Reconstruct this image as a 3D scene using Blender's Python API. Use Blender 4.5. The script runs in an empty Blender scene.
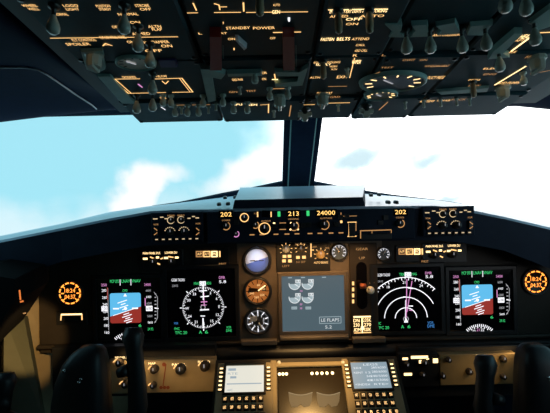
import bpy, math, random
from mathutils import Vector, Matrix
random.seed(7)
SC = bpy.context.scene
COL = SC.collection
R = math.radians
F = 430.0
PITCH, ROLL = R(7.0), R(1.3)

# ------------------------------------------------------------------ camera
CP = Vector((-0.109, 0.0, 1.25))
FWD = Vector((0, math.cos(PITCH), -math.sin(PITCH)))
UP0 = Vector((0, math.sin(PITCH), math.cos(PITCH)))
XR = Vector((1, 0, 0))
CR = XR * math.cos(ROLL) - UP0 * math.sin(ROLL)
CU = XR * math.sin(ROLL) + UP0 * math.cos(ROLL)
cam = bpy.data.cameras.new('camera')
cam.sensor_width = 36.0
cam.lens = 36.0 * F / 550.0
cam.clip_start = 0.02
cam.clip_end = 200
camo = bpy.data.objects.new('camera', cam)
COL.objects.link(camo)
m = Matrix((CR, CU, -FWD)).transposed().to_4x4()
m.translation = CP
camo.matrix_world = m
SC.camera = camo

def ray(px, py):
    return CR * ((px - 275.0) / F) + CU * ((206.5 - py) / F) + FWD

def at(px, py, d):
    """world point seen at a pixel, at a distance d along the view axis"""
    return CP + ray(px, py) * d

class Frame:
    """a flat mounting surface: origin, across, up, outward"""
    def __init__(s, o, u, v):
        s.o, s.u, s.v = o.copy(), u.normalized(), v.normalized()
        s.n = s.u.cross(s.v)
    def p(s, px, py, n=0.0):
        r = ray(px, py)
        t = (s.o + s.n * n - CP).dot(s.n) / r.dot(s.n)
        w = CP + r * t - s.o
        return (w.dot(s.u), w.dot(s.v))
    def w(s, u, v, n=0.0):
        return s.o + s.u * u + s.v * v + s.n * n
    def r(s, x0, y0, x1, y1, n=0.0):
        cx, cy = (x0 + x1) / 2, (y0 + y1) / 2
        a, b = s.p(x0, cy, n)[0], s.p(x1, cy, n)[0]
        c, d = s.p(cx, y1, n)[1], s.p(cx, y0, n)[1]
        return a, b, c, d
    def k(s, px, py, n=0.0):
        """metres per pixel across at a pixel"""
        return s.p(px + .5, py, n)[0] - s.p(px - .5, py, n)[0]
    def kv(s, px, py, n=0.0):
        return s.p(px, py - .5, n)[1] - s.p(px, py + .5, n)[1]

# ------------------------------------------------------------------ materials
MATS = {}
def mat(name, col, rough=.5, metal=0.0, emit=None, es=1.0, spec=.5, noise=0.0, nscale=40.0, bump=0.0):
    if name in MATS: return MATS[name]
    M = bpy.data.materials.new(name); M.use_nodes = True
    nt = M.node_tree; b = nt.nodes['Principled BSDF']
    b.inputs['Base Color'].default_value = (*col, 1)
    b.inputs['Roughness'].default_value = rough
    b.inputs['Metallic'].default_value = metal
    b.inputs['Specular IOR Level'].default_value = spec
    if emit:
        b.inputs['Emission Color'].default_value = (*emit, 1)
        b.inputs['Emission Strength'].default_value = es
    if noise or bump:
        tc = nt.nodes.new('ShaderNodeTexCoord')
        nz = nt.nodes.new('ShaderNodeTexNoise'); nz.inputs['Scale'].default_value = nscale
        nz.inputs['Detail'].default_value = 4
        nt.links.new(tc.outputs['Object'], nz.inputs['Vector'])
        if noise:
            mx = nt.nodes.new('ShaderNodeMix'); mx.data_type = 'RGBA'
            mx.inputs['A'].default_value = (*[c * (1 - noise) for c in col], 1)
            mx.inputs['B'].default_value = (*[min(1, c * (1 + noise)) for c in col], 1)
            nt.links.new(nz.outputs['Fac'], mx.inputs['Factor'])
            nt.links.new(mx.outputs['Result'], b.inputs['Base Color'])
        if bump:
            bp = nt.nodes.new('ShaderNodeBump'); bp.inputs['Strength'].default_value = bump
            bp.inputs['Distance'].default_value = .002
            nt.links.new(nz.outputs['Fac'], bp.inputs['Height'])
            nt.links.new(bp.outputs['Normal'], b.inputs['Normal'])
    MATS[name] = M
    return M

black = mat('black_plastic', (.012, .013, .016), .45, noise=.3)
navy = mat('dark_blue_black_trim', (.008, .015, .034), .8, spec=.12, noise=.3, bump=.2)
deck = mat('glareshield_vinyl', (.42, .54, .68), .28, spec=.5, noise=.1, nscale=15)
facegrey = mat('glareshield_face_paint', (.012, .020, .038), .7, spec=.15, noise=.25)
brown = mat('brown_panel_paint', (.13, .105, .08), .5, noise=.2)
darkbrown = mat('dark_brown_panel_paint', (.034, .028, .023), .55, spec=.3, noise=.2)
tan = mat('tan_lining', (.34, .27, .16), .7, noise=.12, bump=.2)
over = mat('overhead_grey_paint', (.018, .058, .072), .5, spec=.25, noise=.3)
overlip = mat('overhead_green_grey_metal', (.28, .46, .42), .4, noise=.25)
bulb = mat('toggle_grey_plastic', (.52, .56, .48), .22, noise=.15)
stemm = mat('toggle_stem', (.07, .07, .065), .35, metal=.6)
chrome = mat('bare_metal', (.5, .5, .5), .25, metal=1)
glassb = mat('black_screen_glass', (.004, .004, .006), .12)
redh = mat('dark_red_handle', (.22, .012, .012), .4)
screw = mat('dark_screw', (.03, .035, .04), .4, metal=.6)
cream = mat('cream_gauge_face', (.82, .80, .70), .4)
def em(name, c, s): return mat(name, (.01, .01, .01), .5, emit=c, es=s)
amber = em('amber_backlit_legend', (1, .56, .20), 1.6)
creaml = em('cream_backlit_legend', (1, .74, .42), .75)
amberd = em('dim_amber_backlit_legend', (1, .50, .18), .55)
ambers = em('bright_amber_backlit_legend', (1, .68, .30), 2.6)
digit = em('amber_digits', (1, .58, .16), 1.9)
orange = em('orange_clock_light', (1, .30, .04), 2.6)
white = em('white_display_light', (.9, .9, .95), 1.3)
whited = em('dim_white_display_light', (.8, .8, .85), .5)
green = em('green_display_light', (.06, .9, .25), .8)
greend = em('dim_green_display_light', (.08, .6, .25), .45)
mag = em('magenta_display_light', (.9, .35, .75), .9)
blue = em('blue_display_light', (.08, .35, .9), .7)
skyb = em('attitude_sky_blue', (.12, .52, .86), 1.0)
gnd = em('attitude_ground_red', (.34, .035, .025), .9)
slate = em('washed_out_grey_display', (.072, .115, .14), 1.0)  # grey wash of light over the engine screen, put into its emission
cduw = em('bright_white_display', (.27, .36, .42), 1.0)
cduwarm = em('warm_glare_display', (.80, .78, .68), 1.0)  # warm glare on the left keypad screen, put into its emission
glintw = em('warm_white_glint', (1, .72, .36), 4.0)
dimp = em('dim_grey_display', (.045, .042, .03), .75)

# ------------------------------------------------------------------ mesh builder
_tcache = {}
def text_mesh(s):
    if s in _tcache: return _tcache[s]
    cu = bpy.data.curves.new('t', 'FONT'); cu.body = s; cu.size = 1.0; cu.resolution_u = 2
    cu.align_x = 'LEFT'; cu.align_y = 'BOTTOM_BASELINE'
    ob = bpy.data.objects.new('t', cu); COL.objects.link(ob)
    dg = bpy.context.evaluated_depsgraph_get()
    me = bpy.data.meshes.new_from_object(ob.evaluated_get(dg))
    vs = [(v.co.x, v.co.y) for v in me.vertices]; fs = [tuple(p.vertices) for p in me.polygons]
    bpy.data.objects.remove(ob); bpy.data.curves.remove(cu); bpy.data.meshes.remove(me)
    x0, x1 = min(v[0] for v in vs), max(v[0] for v in vs)
    y0, y1 = min(v[1] for v in vs), max(v[1] for v in vs)
    out = ([((x - x0) / (x1 - x0), (y - y0) / (y1 - y0)) for x, y in vs], fs, (x1 - x0) / (y1 - y0))
    _tcache[s] = out
    return out

class MB:
    def __init__(s, fr=None, dn=0.0):
        s.v, s.f, s.mi, s.sm, s.mats, s.fr, s.dn = [], [], [], [], [], fr, dn
    def m(s, M):
        if M not in s.mats: s.mats.append(M)
        return s.mats.index(M)
    def raw(s, vs, fs, M, smooth=False):
        b = len(s.v); i = s.m(M)
        s.v += [Vector(v) for v in vs]
        for f in fs:
            s.f.append([b + k for k in f]); s.mi.append(i); s.sm.append(smooth)
    def L(s, u, v, n): return s.fr.w(u, v, n + s.dn)
    # ---- shapes in the frame
    def poly(s, pts, n, M):
        s.raw([s.L(u, v, n) for u, v in pts], [list(range(len(pts)))], M)
    def prism(s, pts, n0, n1, M, inset=0.0):
        k = len(pts)
        cu = sum(p[0] for p in pts) / k; cv = sum(p[1] for p in pts) / k
        top = pts
        if inset:
            top = []
            for u, v in pts:
                d = math.hypot(u - cu, v - cv) or 1
                top.append((u - (u - cu) / d * inset, v - (v - cv) / d * inset))
        vs = [s.L(u, v, n0) for u, v in pts] + [s.L(u, v, n1) for u, v in top]
        fs = [list(range(k, 2 * k)), list(range(k - 1, -1, -1))]
        fs += [[i, (i + 1) % k, k + (i + 1) % k, k + i] for i in range(k)]
        s.raw(vs, fs, M)
    def box(s, u0, u1, v0, v1, n0, n1, M, c=0.0):
        """block with a chamfered front edge"""
        if not c:
            s.prism([(u0, v0), (u1, v0), (u1, v1), (u0, v1)], n0, n1, M); return
        a = [(u0, v0), (u1, v0), (u1, v1), (u0, v1)]
        b = [(u0 + c, v0 + c), (u1 - c, v0 + c), (u1 - c, v1 - c), (u0 + c, v1 - c)]
        vs = [s.L(u, v, n0) for u, v in a] + [s.L(u, v, n1 - c) for u, v in a] + [s.L(u, v, n1) for u, v in b]
        fs = [[3, 2, 1, 0], [8, 9, 10, 11]]
        for o in (0, 4):
            fs += [[o + i, o + (i + 1) % 4, o + 4 + (i + 1) % 4, o + 4 + i] for i in range(4)]
        s.raw(vs, fs, M)
    def frame(s, u0, u1, v0, v1, t, n0, n1, M, c=0.0):
        """rectangular ring"""
        o = [(u0, v0), (u1, v0), (u1, v1), (u0, v1)]
        i_ = [(u0 + t, v0 + t), (u1 - t, v0 + t), (u1 - t, v1 - t), (u0 + t, v1 - t)]
        c_ = [(u0 + c, v0 + c), (u1 - c, v0 + c), (u1 - c, v1 - c), (u0 + c, v1 - c)]
        vs = [s.L(*p, n0) for p in o] + [s.L(*p, n1 - c) for p in o] + [s.L(*p, n1) for p in c_] + [s.L(*p, n1) for p in i_] + [s.L(*p, n0) for p in i_]
        fs = []
        for k in range(4):
            a, b = 4 * k, 4 * k + 4
            fs += [[a + i, a + (i + 1) % 4, b + (i + 1) % 4, b + i] for i in range(4)]
        fs += [[16 + i, 16 + (i + 1) % 4, (i + 1) % 4, i] for i in range(4)]
        s.raw(vs, fs, M)
    def lathe(s, u, v, prof, M, seg=20, smooth=True, sq=1.0):
        """prof: list of (radius, height)"""
        vs, fs = [], []
        for r, h in prof:
            for k in range(seg):
                a = 2 * math.pi * k / seg
                vs.append(s.L(u + r * math.cos(a), v + r * sq * math.sin(a), h))
        for j in range(len(prof) - 1):
            for k in range(seg):
                a, b = j * seg + k, j * seg + (k + 1) % seg
                fs.append([a, b, b + seg, a + seg])
        fs.append(list(range((len(prof) - 1) * seg, len(prof) * seg)))
        s.raw(vs, fs, M, smooth)
    def ring(s, u, v, r0, r1, n, M, a0=0.0, a1=360.0, seg=48):
        k = max(2, int(seg * abs(a1 - a0) / 360))
        vs, fs = [], []
        for i in range(k + 1):
            a = R(a0 + (a1 - a0) * i / k)
            vs += [s.L(u + r * math.cos(a), v + r * math.sin(a), n) for r in (r0, r1)]
        for i in range(k): fs.append([2 * i, 2 * i + 1, 2 * i + 3, 2 * i + 2])
        s.raw(vs, fs, M)
    def line(s, u0, v0, u1, v1, w, n, M):
        d = math.hypot(u1 - u0, v1 - v0) or 1
        a, b = -(v1 - v0) / d * w / 2, (u1 - u0) / d * w / 2
        s.poly([(u0 - a, v0 - b), (u1 - a, v1 - b), (u1 + a, v1 + b), (u0 + a, v0 + b)], n, M)
    def text(s, t, u, v, w, h, n, M, rot=0.0):
        vs, fs, asp = text_mesh(t)
        if w is None: w = h * asp
        c, q = math.cos(rot), math.sin(rot)
        P = []
        for x, y in vs:
            a, b = (x - .5) * w, (y - .5) * h
            P.append(s.L(u + a * c - b * q, v + a * q + b * c, n))
        s.raw(P, fs, M)
    # ---- the same, measured off the photograph
    def ptext(s, t, px, py, w, h, M, n=.0008):
        u, v = s.fr.p(px, py, n + s.dn)
        s.text(t, u, v, w * s.fr.k(px, py) if w else None, h * s.fr.kv(px, py), n, M)
    def pline(s, x0, y0, x1, y1, w, M, n=.0008):
        a, b = s.fr.p(x0, y0, n + s.dn), s.fr.p(x1, y1, n + s.dn)
        s.line(*a, *b, w * s.fr.k(x0, y0), n, M)
    def pbox(s, x0, y0, x1, y1, n0, n1, M, c=0.0):
        s.box(*s.fr.r(x0, y0, x1, y1, n1 + s.dn), n0, n1, M, c)
    def prect(s, x0, y0, x1, y1, M, n=.0008):
        a, b, c, d = s.fr.r(x0, y0, x1, y1, n + s.dn)
        s.poly([(a, c), (b, c), (b, d), (a, d)], n, M)
    def pknob(s, px, py, rpx, h, M, seg=20):
        u, v = s.fr.p(px, py, h + s.dn); r = rpx * s.fr.k(px, py)
        s.lathe(u, v, [(r * 1.15, 0), (r * 1.15, h * .25), (r, h * .3), (r * .92, h * .92), (r * .8, h), (0.0001, h)], M, seg)
        s.line(u, v, u, v + r * .8, r * .18, h + .0004, whited)
    def pring(s, px, py, r0, r1, M, n=.0008, a0=0, a1=360):
        u, v = s.fr.p(px, py, n + s.dn); k = s.fr.k(px, py)
        s.ring(u, v, r0 * k, r1 * k, n, M, a0, a1)
    def tube(s, pts, rad, M, seg=12, cap=True):
        pts = [Vector(p) for p in pts]
        if not isinstance(rad, (list, tuple)): rad = [rad] * len(pts)
        vs, fs = [], []; ref = None
        for i, p in enumerate(pts):
            t = (pts[min(i + 1, len(pts) - 1)] - pts[max(i - 1, 0)]).normalized()
            if ref is None: ref = t.orthogonal().normalized()
            ref = (ref - t * ref.dot(t)).normalized(); b = t.cross(ref)
            for k in range(seg):
                a = 2 * math.pi * k / seg
                vs.append(p + (ref * math.cos(a) + b * math.sin(a)) * rad[i])
        for i in range(len(pts) - 1):
            for k in range(seg):
                a, c = i * seg + k, i * seg + (k + 1) % seg
                fs.append([a, c, c + seg, a + seg])
        if cap: fs += [list(range(seg - 1, -1, -1)), list(range((len(pts) - 1) * seg, len(pts) * seg))]
        s.raw(vs, fs, M, True)
    def wbox(s, x0, x1, y0, y1, z0, z1, M):
        vs = [(x, y, z) for z in (z0, z1) for x, y in ((x0, y0), (x1, y0), (x1, y1), (x0, y1))]
        s.raw(vs, [[3, 2, 1, 0], [4, 5, 6, 7], [0, 1, 5, 4], [1, 2, 6, 5], [2, 3, 7, 6], [3, 0, 4, 7]], M)
    def loft(s, rows, M, smooth=True):
        k = len(rows[0]); vs = [p for r in rows for p in r]; fs = []
        for i in range(len(rows) - 1):
            for j in range(k - 1):
                fs.append([i * k + j, i * k + j + 1, (i + 1) * k + j + 1, (i + 1) * k + j])
        s.raw(vs, fs, M, smooth)
    def build(s, name, parent=None, loc=None, kind=None, mods=None):
        base = Vector(loc) if loc is not None else (wloc(parent) if parent else Vector((0, 0, 0)))
        me = bpy.data.meshes.new(name)
        me.from_pydata([v - base for v in s.v], [], s.f)
        for M in s.mats: me.materials.append(M)
        me.polygons.foreach_set('material_index', s.mi)
        me.polygons.foreach_set('use_smooth', s.sm)
        me.update()
        o = bpy.data.objects.new(name, me); COL.objects.link(o)
        if parent:
            o.parent = parent; o.location = base - wloc(parent)
        else: o.location = base
        if kind: o['kind'] = kind
        if mods: mods(o)
        return o

def wloc(o):
    v = Vector((0, 0, 0))
    while o: v = v + o.location; o = o.parent
    return v

def thing(name, label, cat, loc, group=None):
    o = bpy.data.objects.new(name, None); o.empty_display_size = .02
    COL.objects.link(o); o.location = loc
    o['label'] = label; o['category'] = cat
    if group: o['group'] = group
    return o
def tag(o, label, cat, group=None):
    o['label'] = label; o['category'] = cat
    if group: o['group'] = group
    return o
def copy_tree(o, parent=None):
    c = o.copy(); COL.objects.link(c); c.parent = parent
    for ch in list(o.children): copy_tree(ch, c)
    return c
def bevel(w, seg=2, ang=30):
    def f(o):
        b = o.modifiers.new('edge', 'BEVEL'); b.width = w; b.segments = seg
        b.limit_method = 'ANGLE'; b.angle_limit = R(ang)
    return f

# mounting planes
MAIN = Frame(CP + FWD * 1.265, XR, UP0)
GLARE = Frame(CP + FWD * 1.12, XR, UP0)
LOWER = Frame(CP + FWD * 1.20, XR, UP0)
OVA = R(13.5)
OVER = Frame(at(307, 114, .85), XR, Vector((0, -math.cos(OVA), math.sin(OVA))))
CDA = R(35)
CDUF = Frame(at(310, 360, 1.14), XR, Vector((0, math.cos(CDA), math.sin(CDA))))

# ================================================================== sky
W = bpy.data.worlds.new('sky'); SC.world = W; W.use_nodes = True
nt = W.node_tree; bg = nt.nodes['Background']
tc = nt.nodes.new('ShaderNodeTexCoord')
def N(t, **k):
    n = nt.nodes.new(t)
    for a, b in k.items(): setattr(n, a, b)
    return n
nz = N('ShaderNodeTexNoise'); nz.inputs['Scale'].default_value = 7; nz.inputs['Detail'].default_value = 6
nt.links.new(tc.outputs['Generated'], nz.inputs['Vector'])
sub = N('ShaderNodeVectorMath', operation='SUBTRACT'); nt.links.new(nz.outputs['Color'], sub.inputs[0]); sub.inputs[1].default_value = (.5, .5, .5)
scl = N('ShaderNodeVectorMath', operation='SCALE'); nt.links.new(sub.outputs[0], scl.inputs[0]); scl.inputs['Scale'].default_value = .16
add = N('ShaderNodeVectorMath', operation='ADD'); nt.links.new(tc.outputs['Generated'], add.inputs[0]); nt.links.new(scl.outputs[0], add.inputs[1])
def blob(px, py, rx, ry, soft=.6, tilt=0.0):
    """soft cloud mask around a sky direction; rx, ry in pixels of the photograph"""
    d = ray(px, py).normalized()
    a = N('ShaderNodeVectorMath', operation='SUBTRACT'); nt.links.new(add.outputs[0], a.inputs[0]); a.inputs[1].default_value = d
    mp = N('ShaderNodeMapping'); mp.vector_type = 'TEXTURE'
    mp.inputs['Rotation'].default_value = (0, R(tilt), 0)
    mp.inputs['Scale'].default_value = (rx / F, 3.0, ry / F)
    nt.links.new(a.outputs[0], mp.inputs['Vector'])
    l = N('ShaderNodeVectorMath', operation='LENGTH'); nt.links.new(mp.outputs[0], l.inputs[0])
    r = N('ShaderNodeMapRange', interpolation_type='SMOOTHSTEP'); nt.links.new(l.outputs['Value'], r.inputs['Value'])
    r.inputs['From Min'].default_value = 1 - soft; r.inputs['From Max'].default_value = 1 + soft * .6
    r.inputs['To Min'].default_value = 1; r.inputs['To Max'].default_value = 0
    return r.outputs['Result']
def mth(op, a, b):
    n = N('ShaderNodeMath', operation=op)
    for i, x in enumerate((a, b)):
        if isinstance(x, (int, float)): n.inputs[i].default_value = x
        else: nt.links.new(x, n.inputs[i])
    return n.outputs[0]
rt = blob(455, 150, 165, 160, .35)
cl = rt
cl = mth('MAXIMUM', cl, blob(143, 191, 38, 22, .4, -24))
cl = mth('MAXIMUM', cl, mth('MULTIPLY', blob(245, 172, 50, 17, .6, -20), .95))
cl = mth('MAXIMUM', cl, mth('MULTIPLY', blob(60, 225, 150, 22, .9), .5))
pt = mth('MULTIPLY', blob(352, 160, 40, 13, .8, -8), .97)
for (px, py, rx, ry, k, t) in ((428, 152, 34, 12, .95, -25), (447, 195, 26, 8, .95, -10)):
    pt = mth('MAXIMUM', pt, mth('MULTIPLY', blob(px, py, rx, ry, .9, t), k))
def mixc(fac, a, c):
    mx = N('ShaderNodeMix', data_type='RGBA')
    for sock, x in (('A', a), ('B', c)):
        if isinstance(x, tuple): mx.inputs[sock].default_value = (*x, 1)
        else: nt.links.new(x, mx.inputs[sock])
    nt.links.new(fac, mx.inputs['Factor'])
    return mx.outputs['Result']
c_ = mixc(cl, (.40, .835, .965), (1.08, 1.08, 1.08))
c_ = mixc(rt, c_, (2.6, 2.65, 2.7))
c_ = mixc(pt, c_, (.66, .86, .93))
nt.links.new(c_, bg.inputs['Color'])
bg.inputs['Strength'].default_value = 1.0

# ================================================================== shell
def struct(name, mb, mods=None):
    return mb.build(name, kind='structure', mods=mods)
f = MB(); f.wbox(-1.15, 1.15, -1.5, 1.95, -.06, 0, navy); struct('floor', f)
f = MB(); f.wbox(-1.15, 1.15, -1.5, .95, 1.72, 1.80, navy); struct('ceiling', f)
f = MB(); f.wbox(-1.15, 1.15, -1.56, -1.5, 0, 1.8, navy); struct('wall_back', f)
f = MB(); f.wbox(-1.15, 1.15, 1.88, 1.95, 0, .84, black); struct('wall_front', f)
# side walls: tan lining below the sill with one fold, dark above
def side(sg):
    b = MB()
    xs = [(1.90, .80), (1.262, .80), (1.16, .832), (1.0, .90), (.80, .98), (.4, 1.0), (-1.5, 1.0)]
    rows = []
    for z, dx in ((0.0, .04), (.62, .02), (.925, 0)):
        rows.append([Vector((sg * (x + dx * (y < 1.2)), y, z)) for y, x in xs])
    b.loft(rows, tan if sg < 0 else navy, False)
    up = []
    for z, dx in ((.925, .0), (1.4, -.02), (1.75, -.10)):
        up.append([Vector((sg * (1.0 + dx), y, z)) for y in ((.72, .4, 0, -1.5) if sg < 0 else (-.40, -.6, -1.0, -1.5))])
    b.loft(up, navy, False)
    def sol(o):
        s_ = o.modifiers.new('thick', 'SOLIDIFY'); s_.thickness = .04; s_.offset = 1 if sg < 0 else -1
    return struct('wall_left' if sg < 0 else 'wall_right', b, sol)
side(-1); side(1)

# window headers: dark lining from the overhead's edge out to the top of each windscreen pane
def header(name, edge_px, sg):
    b = MB()
    bot = [at(x, y, d) for x, y, d in edge_px]
    n = len(bot)
    top = []
    for i in range(n):
        t = i / (n - 1)
        v = .02 + t * .55
        p = OVER.w(sg * .425 - OVER.o.x, v, -.012)
        top.append(p)
    mid = [(a * .5 + c * .5) + Vector((0, 0, .035)) for a, c in zip(bot, top)]
    b.loft([bot, mid, top], mat('dark_blue_lining', (.0025, .009, .042), .8, spec=.05, noise=.25), True)
    def sol(o):
        s_ = o.modifiers.new('thick', 'SOLIDIFY'); s_.thickness = .03; s_.offset = -sg
        s2 = o.modifiers.new('smooth', 'SUBSURF'); s2.levels = 1; s2.render_levels = 2
    return struct(name, b, sol)
header('trim_1', [(140, 113, 1.02), (112, 115, 1.10), (60, 121, 1.12), (0, 129, 1.10), (-60, 138, 1.06), (-150, 152, .98)], -1)
header('trim_2', [(478, 109, .98), (505, 111, 1.06), (550, 116, 1.08), (600, 122, 1.06), (660, 131, 1.0), (740, 142, .95)], 1)
# forward roof skin above the overhead
b = MB()
b.loft([[Vector((x, y, z)) for x in (-1.1, -.5, 0, .5, 1.1)] for y, z in ((.9, 1.74), (1.2, 1.56), (1.40, 1.405))], navy, False)
struct('trim_3', b, lambda o: setattr(o.modifiers.new('t', 'SOLIDIFY'), 'thickness', .03))

# centre pillar between the two panes
pb, pt_ = Vector((-.014, 1.78, 1.085)), Vector((-.012, 1.33, 1.40))
ax = (pt_ - pb).normalized()
pn = XR.cross(ax).normalized()
PIL = Frame(pb, XR, ax)
b = MB(PIL)
H = (pt_ - pb).length
wb, wt = .064, .060
b.prism([(-wb, 0), (wb, 0), (wt, H), (-wt, H)], -.03, .0, navy)
b.prism([(-wb * .62, 0), (wb * .62, 0), (wt * .62, H), (-wt * .62, H)], 0, .018, navy)
b.tube([PIL.w(-wb * .64, .03, .012), PIL.w(-wt * .64, H, .012)], .0034, overlip, 8)
b.tube([PIL.w(wb * .64, .03, .012), PIL.w(wt * .64, H, .012)], .0034, overlip, 8)
struct('trim_4', b)

# panes of glass with lower frames
def glass():
    M = bpy.data.materials.new('window_glass'); M.use_nodes = True
    t = M.node_tree; t.nodes.remove(t.nodes['Principled BSDF'])
    tr = t.nodes.new('ShaderNodeBsdfTransparent'); tr.inputs['Color'].default_value = (.97, .985, .99, 1)
    gl = t.nodes.new('ShaderNodeBsdfGlossy'); gl.inputs['Roughness'].default_value = .02
    mxs = t.nodes.new('ShaderNodeMixShader'); mxs.inputs[0].default_value = .02
    t.links.new(tr.outputs[0], mxs.inputs[1]); t.links.new(gl.outputs[0], mxs.inputs[2])
    t.links.new(mxs.outputs[0], t.nodes['Material Output'].inputs['Surface'])
    return M
GL = glass()
def window(name, sg):
    b = MB()
    lo = [Vector((sg * x, y, z)) for x, y, z in ((.04, 1.79, 1.075), (.35, 1.74, 1.065), (.7, 1.60, 1.03), (1.05, 1.36, .98))]
    hi = [Vector((sg * x, y, z)) for x, y, z in ((.04, 1.34, 1.41), (.35, 1.31, 1.41), (.7, 1.22, 1.42), (1.05, 1.02, 1.42))]
    b.loft([lo, hi], GL, False)
    o = struct(name, b)
    fr = MB()
    # lower frame, thick beside the pillar and thinning outward
    fm = ([(285, 180.5, 1.775), (272, 183.3, 1.77), (255, 187, 1.76), (238, 190.3, 1.75), (222, 193.3, 1.735), (200, 198.0, 1.70), (178, 202.5, 1.66), (150, 206.5, 1.62)] if sg < 0 else
          [(312, 180.8, 1.775), (325, 183.2, 1.77), (340, 186, 1.76), (355, 188.6, 1.75), (372, 191.8, 1.735), (395, 195.2, 1.70), (436, 200.0, 1.66), (465, 204, 1.60)])
    P = [at(*p) for p in fm]
    fr.loft([[p - Vector((0, .035, .07)) for p in P], [p - Vector((0, .012, .004)) for p in P], P, [p + Vector((0, .03, 0)) for p in P], [p + Vector((0, .03, -.07)) for p in P]], navy, False)
    fr.build('window_frame', o, kind='structure')
    return o
window('window_1', -1); window('window_2', 1)

# ================================================================== glareshield
gl_front = [(-20, 245, 1.13), (0, 240.5, 1.14), (60, 228.5, 1.15), (110, 218.5, 1.14), (150, 211.5, 1.13), (178, 210, 1.12),
            (230, 209.5, 1.12), (300, 208, 1.12), (370, 206.5, 1.12), (436, 206, 1.12), (465, 209, 1.13), (505, 217, 1.14), (550, 227.5, 1.15), (585, 235, 1.14)]
gl_back = [(-20, 240, 1.32), (0, 236, 1.34), (60, 224, 1.40), (110, 212, 1.5), (150, 206, 1.58), (178, 203, 1.62),
           (230, 196.5, 1.70), (300, 190, 1.72), (370, 194, 1.70), (436, 200, 1.62), (465, 204, 1.56), (505, 212.5, 1.5), (550, 224, 1.40), (585, 231.5, 1.34)]
gt = thing('glareshield', 'wide blue-grey glareshield shelf spanning under the windscreen', 'dashboard', GLARE.w(.1, 0, 0))
fp = [at(*p) for p in gl_front]; bp_ = [at(*p) for p in gl_back]
b = MB()
lipv = Vector((0, 0, .006))
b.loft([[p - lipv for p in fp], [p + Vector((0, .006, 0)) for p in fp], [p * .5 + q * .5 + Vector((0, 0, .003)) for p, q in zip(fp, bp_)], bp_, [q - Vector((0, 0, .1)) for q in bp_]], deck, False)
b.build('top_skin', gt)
b = MB()
dn = [Vector((0, .008, 0)) - UP0 * (.085 + (.02 if abs(i - 6.5) > 4.6 else 0)) for i in range(len(fp))]
r0 = [p - lipv for p in fp]; r1 = [p + d for p, d in zip(r0, dn)]
r2 = [q + Vector((0, .18, .01)) for q in r1]
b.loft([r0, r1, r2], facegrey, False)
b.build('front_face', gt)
# raised centre hump
HY = 1.116
z0 = GLARE.w(0, -.004, 0).z
hf = MB()
xa, xb = at(232, 204, 1.13).x, at(366, 202, 1.13).x
tl, trr = at(262, 195, 1.62).x, at(343, 193, 1.62).x
c0 = [Vector((xa, 1.128, z0 - .004)), Vector((xb, 1.128, z0 - .004))]
c1 = [Vector((xa + .006, 1.136, z0 + .021)), Vector((xb - .006, 1.136, z0 + .021))]
c2 = [Vector((tl - .08, 1.60, z0 + .018)), Vector((trr + .08, 1.60, z0 + .018))]
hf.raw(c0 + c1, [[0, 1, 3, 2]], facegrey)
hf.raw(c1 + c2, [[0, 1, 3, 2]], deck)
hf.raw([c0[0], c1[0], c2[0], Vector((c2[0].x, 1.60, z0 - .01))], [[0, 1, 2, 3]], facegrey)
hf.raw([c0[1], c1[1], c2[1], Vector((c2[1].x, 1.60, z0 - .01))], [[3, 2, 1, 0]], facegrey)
hf.raw([c2[0], c2[1], Vector((c2[1].x, 1.60, z0 - .01)), Vector((c2[0].x, 1.60, z0 - .01))], [[0, 1, 2, 3]], facegrey)
hf.build('raised_hump', gt)
for px, py in ((219, 204), (228, 203.5), (225, 197.5), (235, 197), (371, 195), (379, 194.5), (388, 202), (396, 202)):
    s_ = MB(Frame(Vector((0, 0, 0)), XR, Vector((0, 1, 0))))
    r_ = ray(px, py); t_ = (z0 + .008 - CP.z) / r_.z; q = CP + r_ * t_
    s_.lathe(q.x, q.y, [(.006, q.z - .004), (.006, q.z + .002), (.004, q.z + .004), (.0001, q.z + .004)], screw, 12, sq=2.5)
    s_.build('screw', gt)

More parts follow.
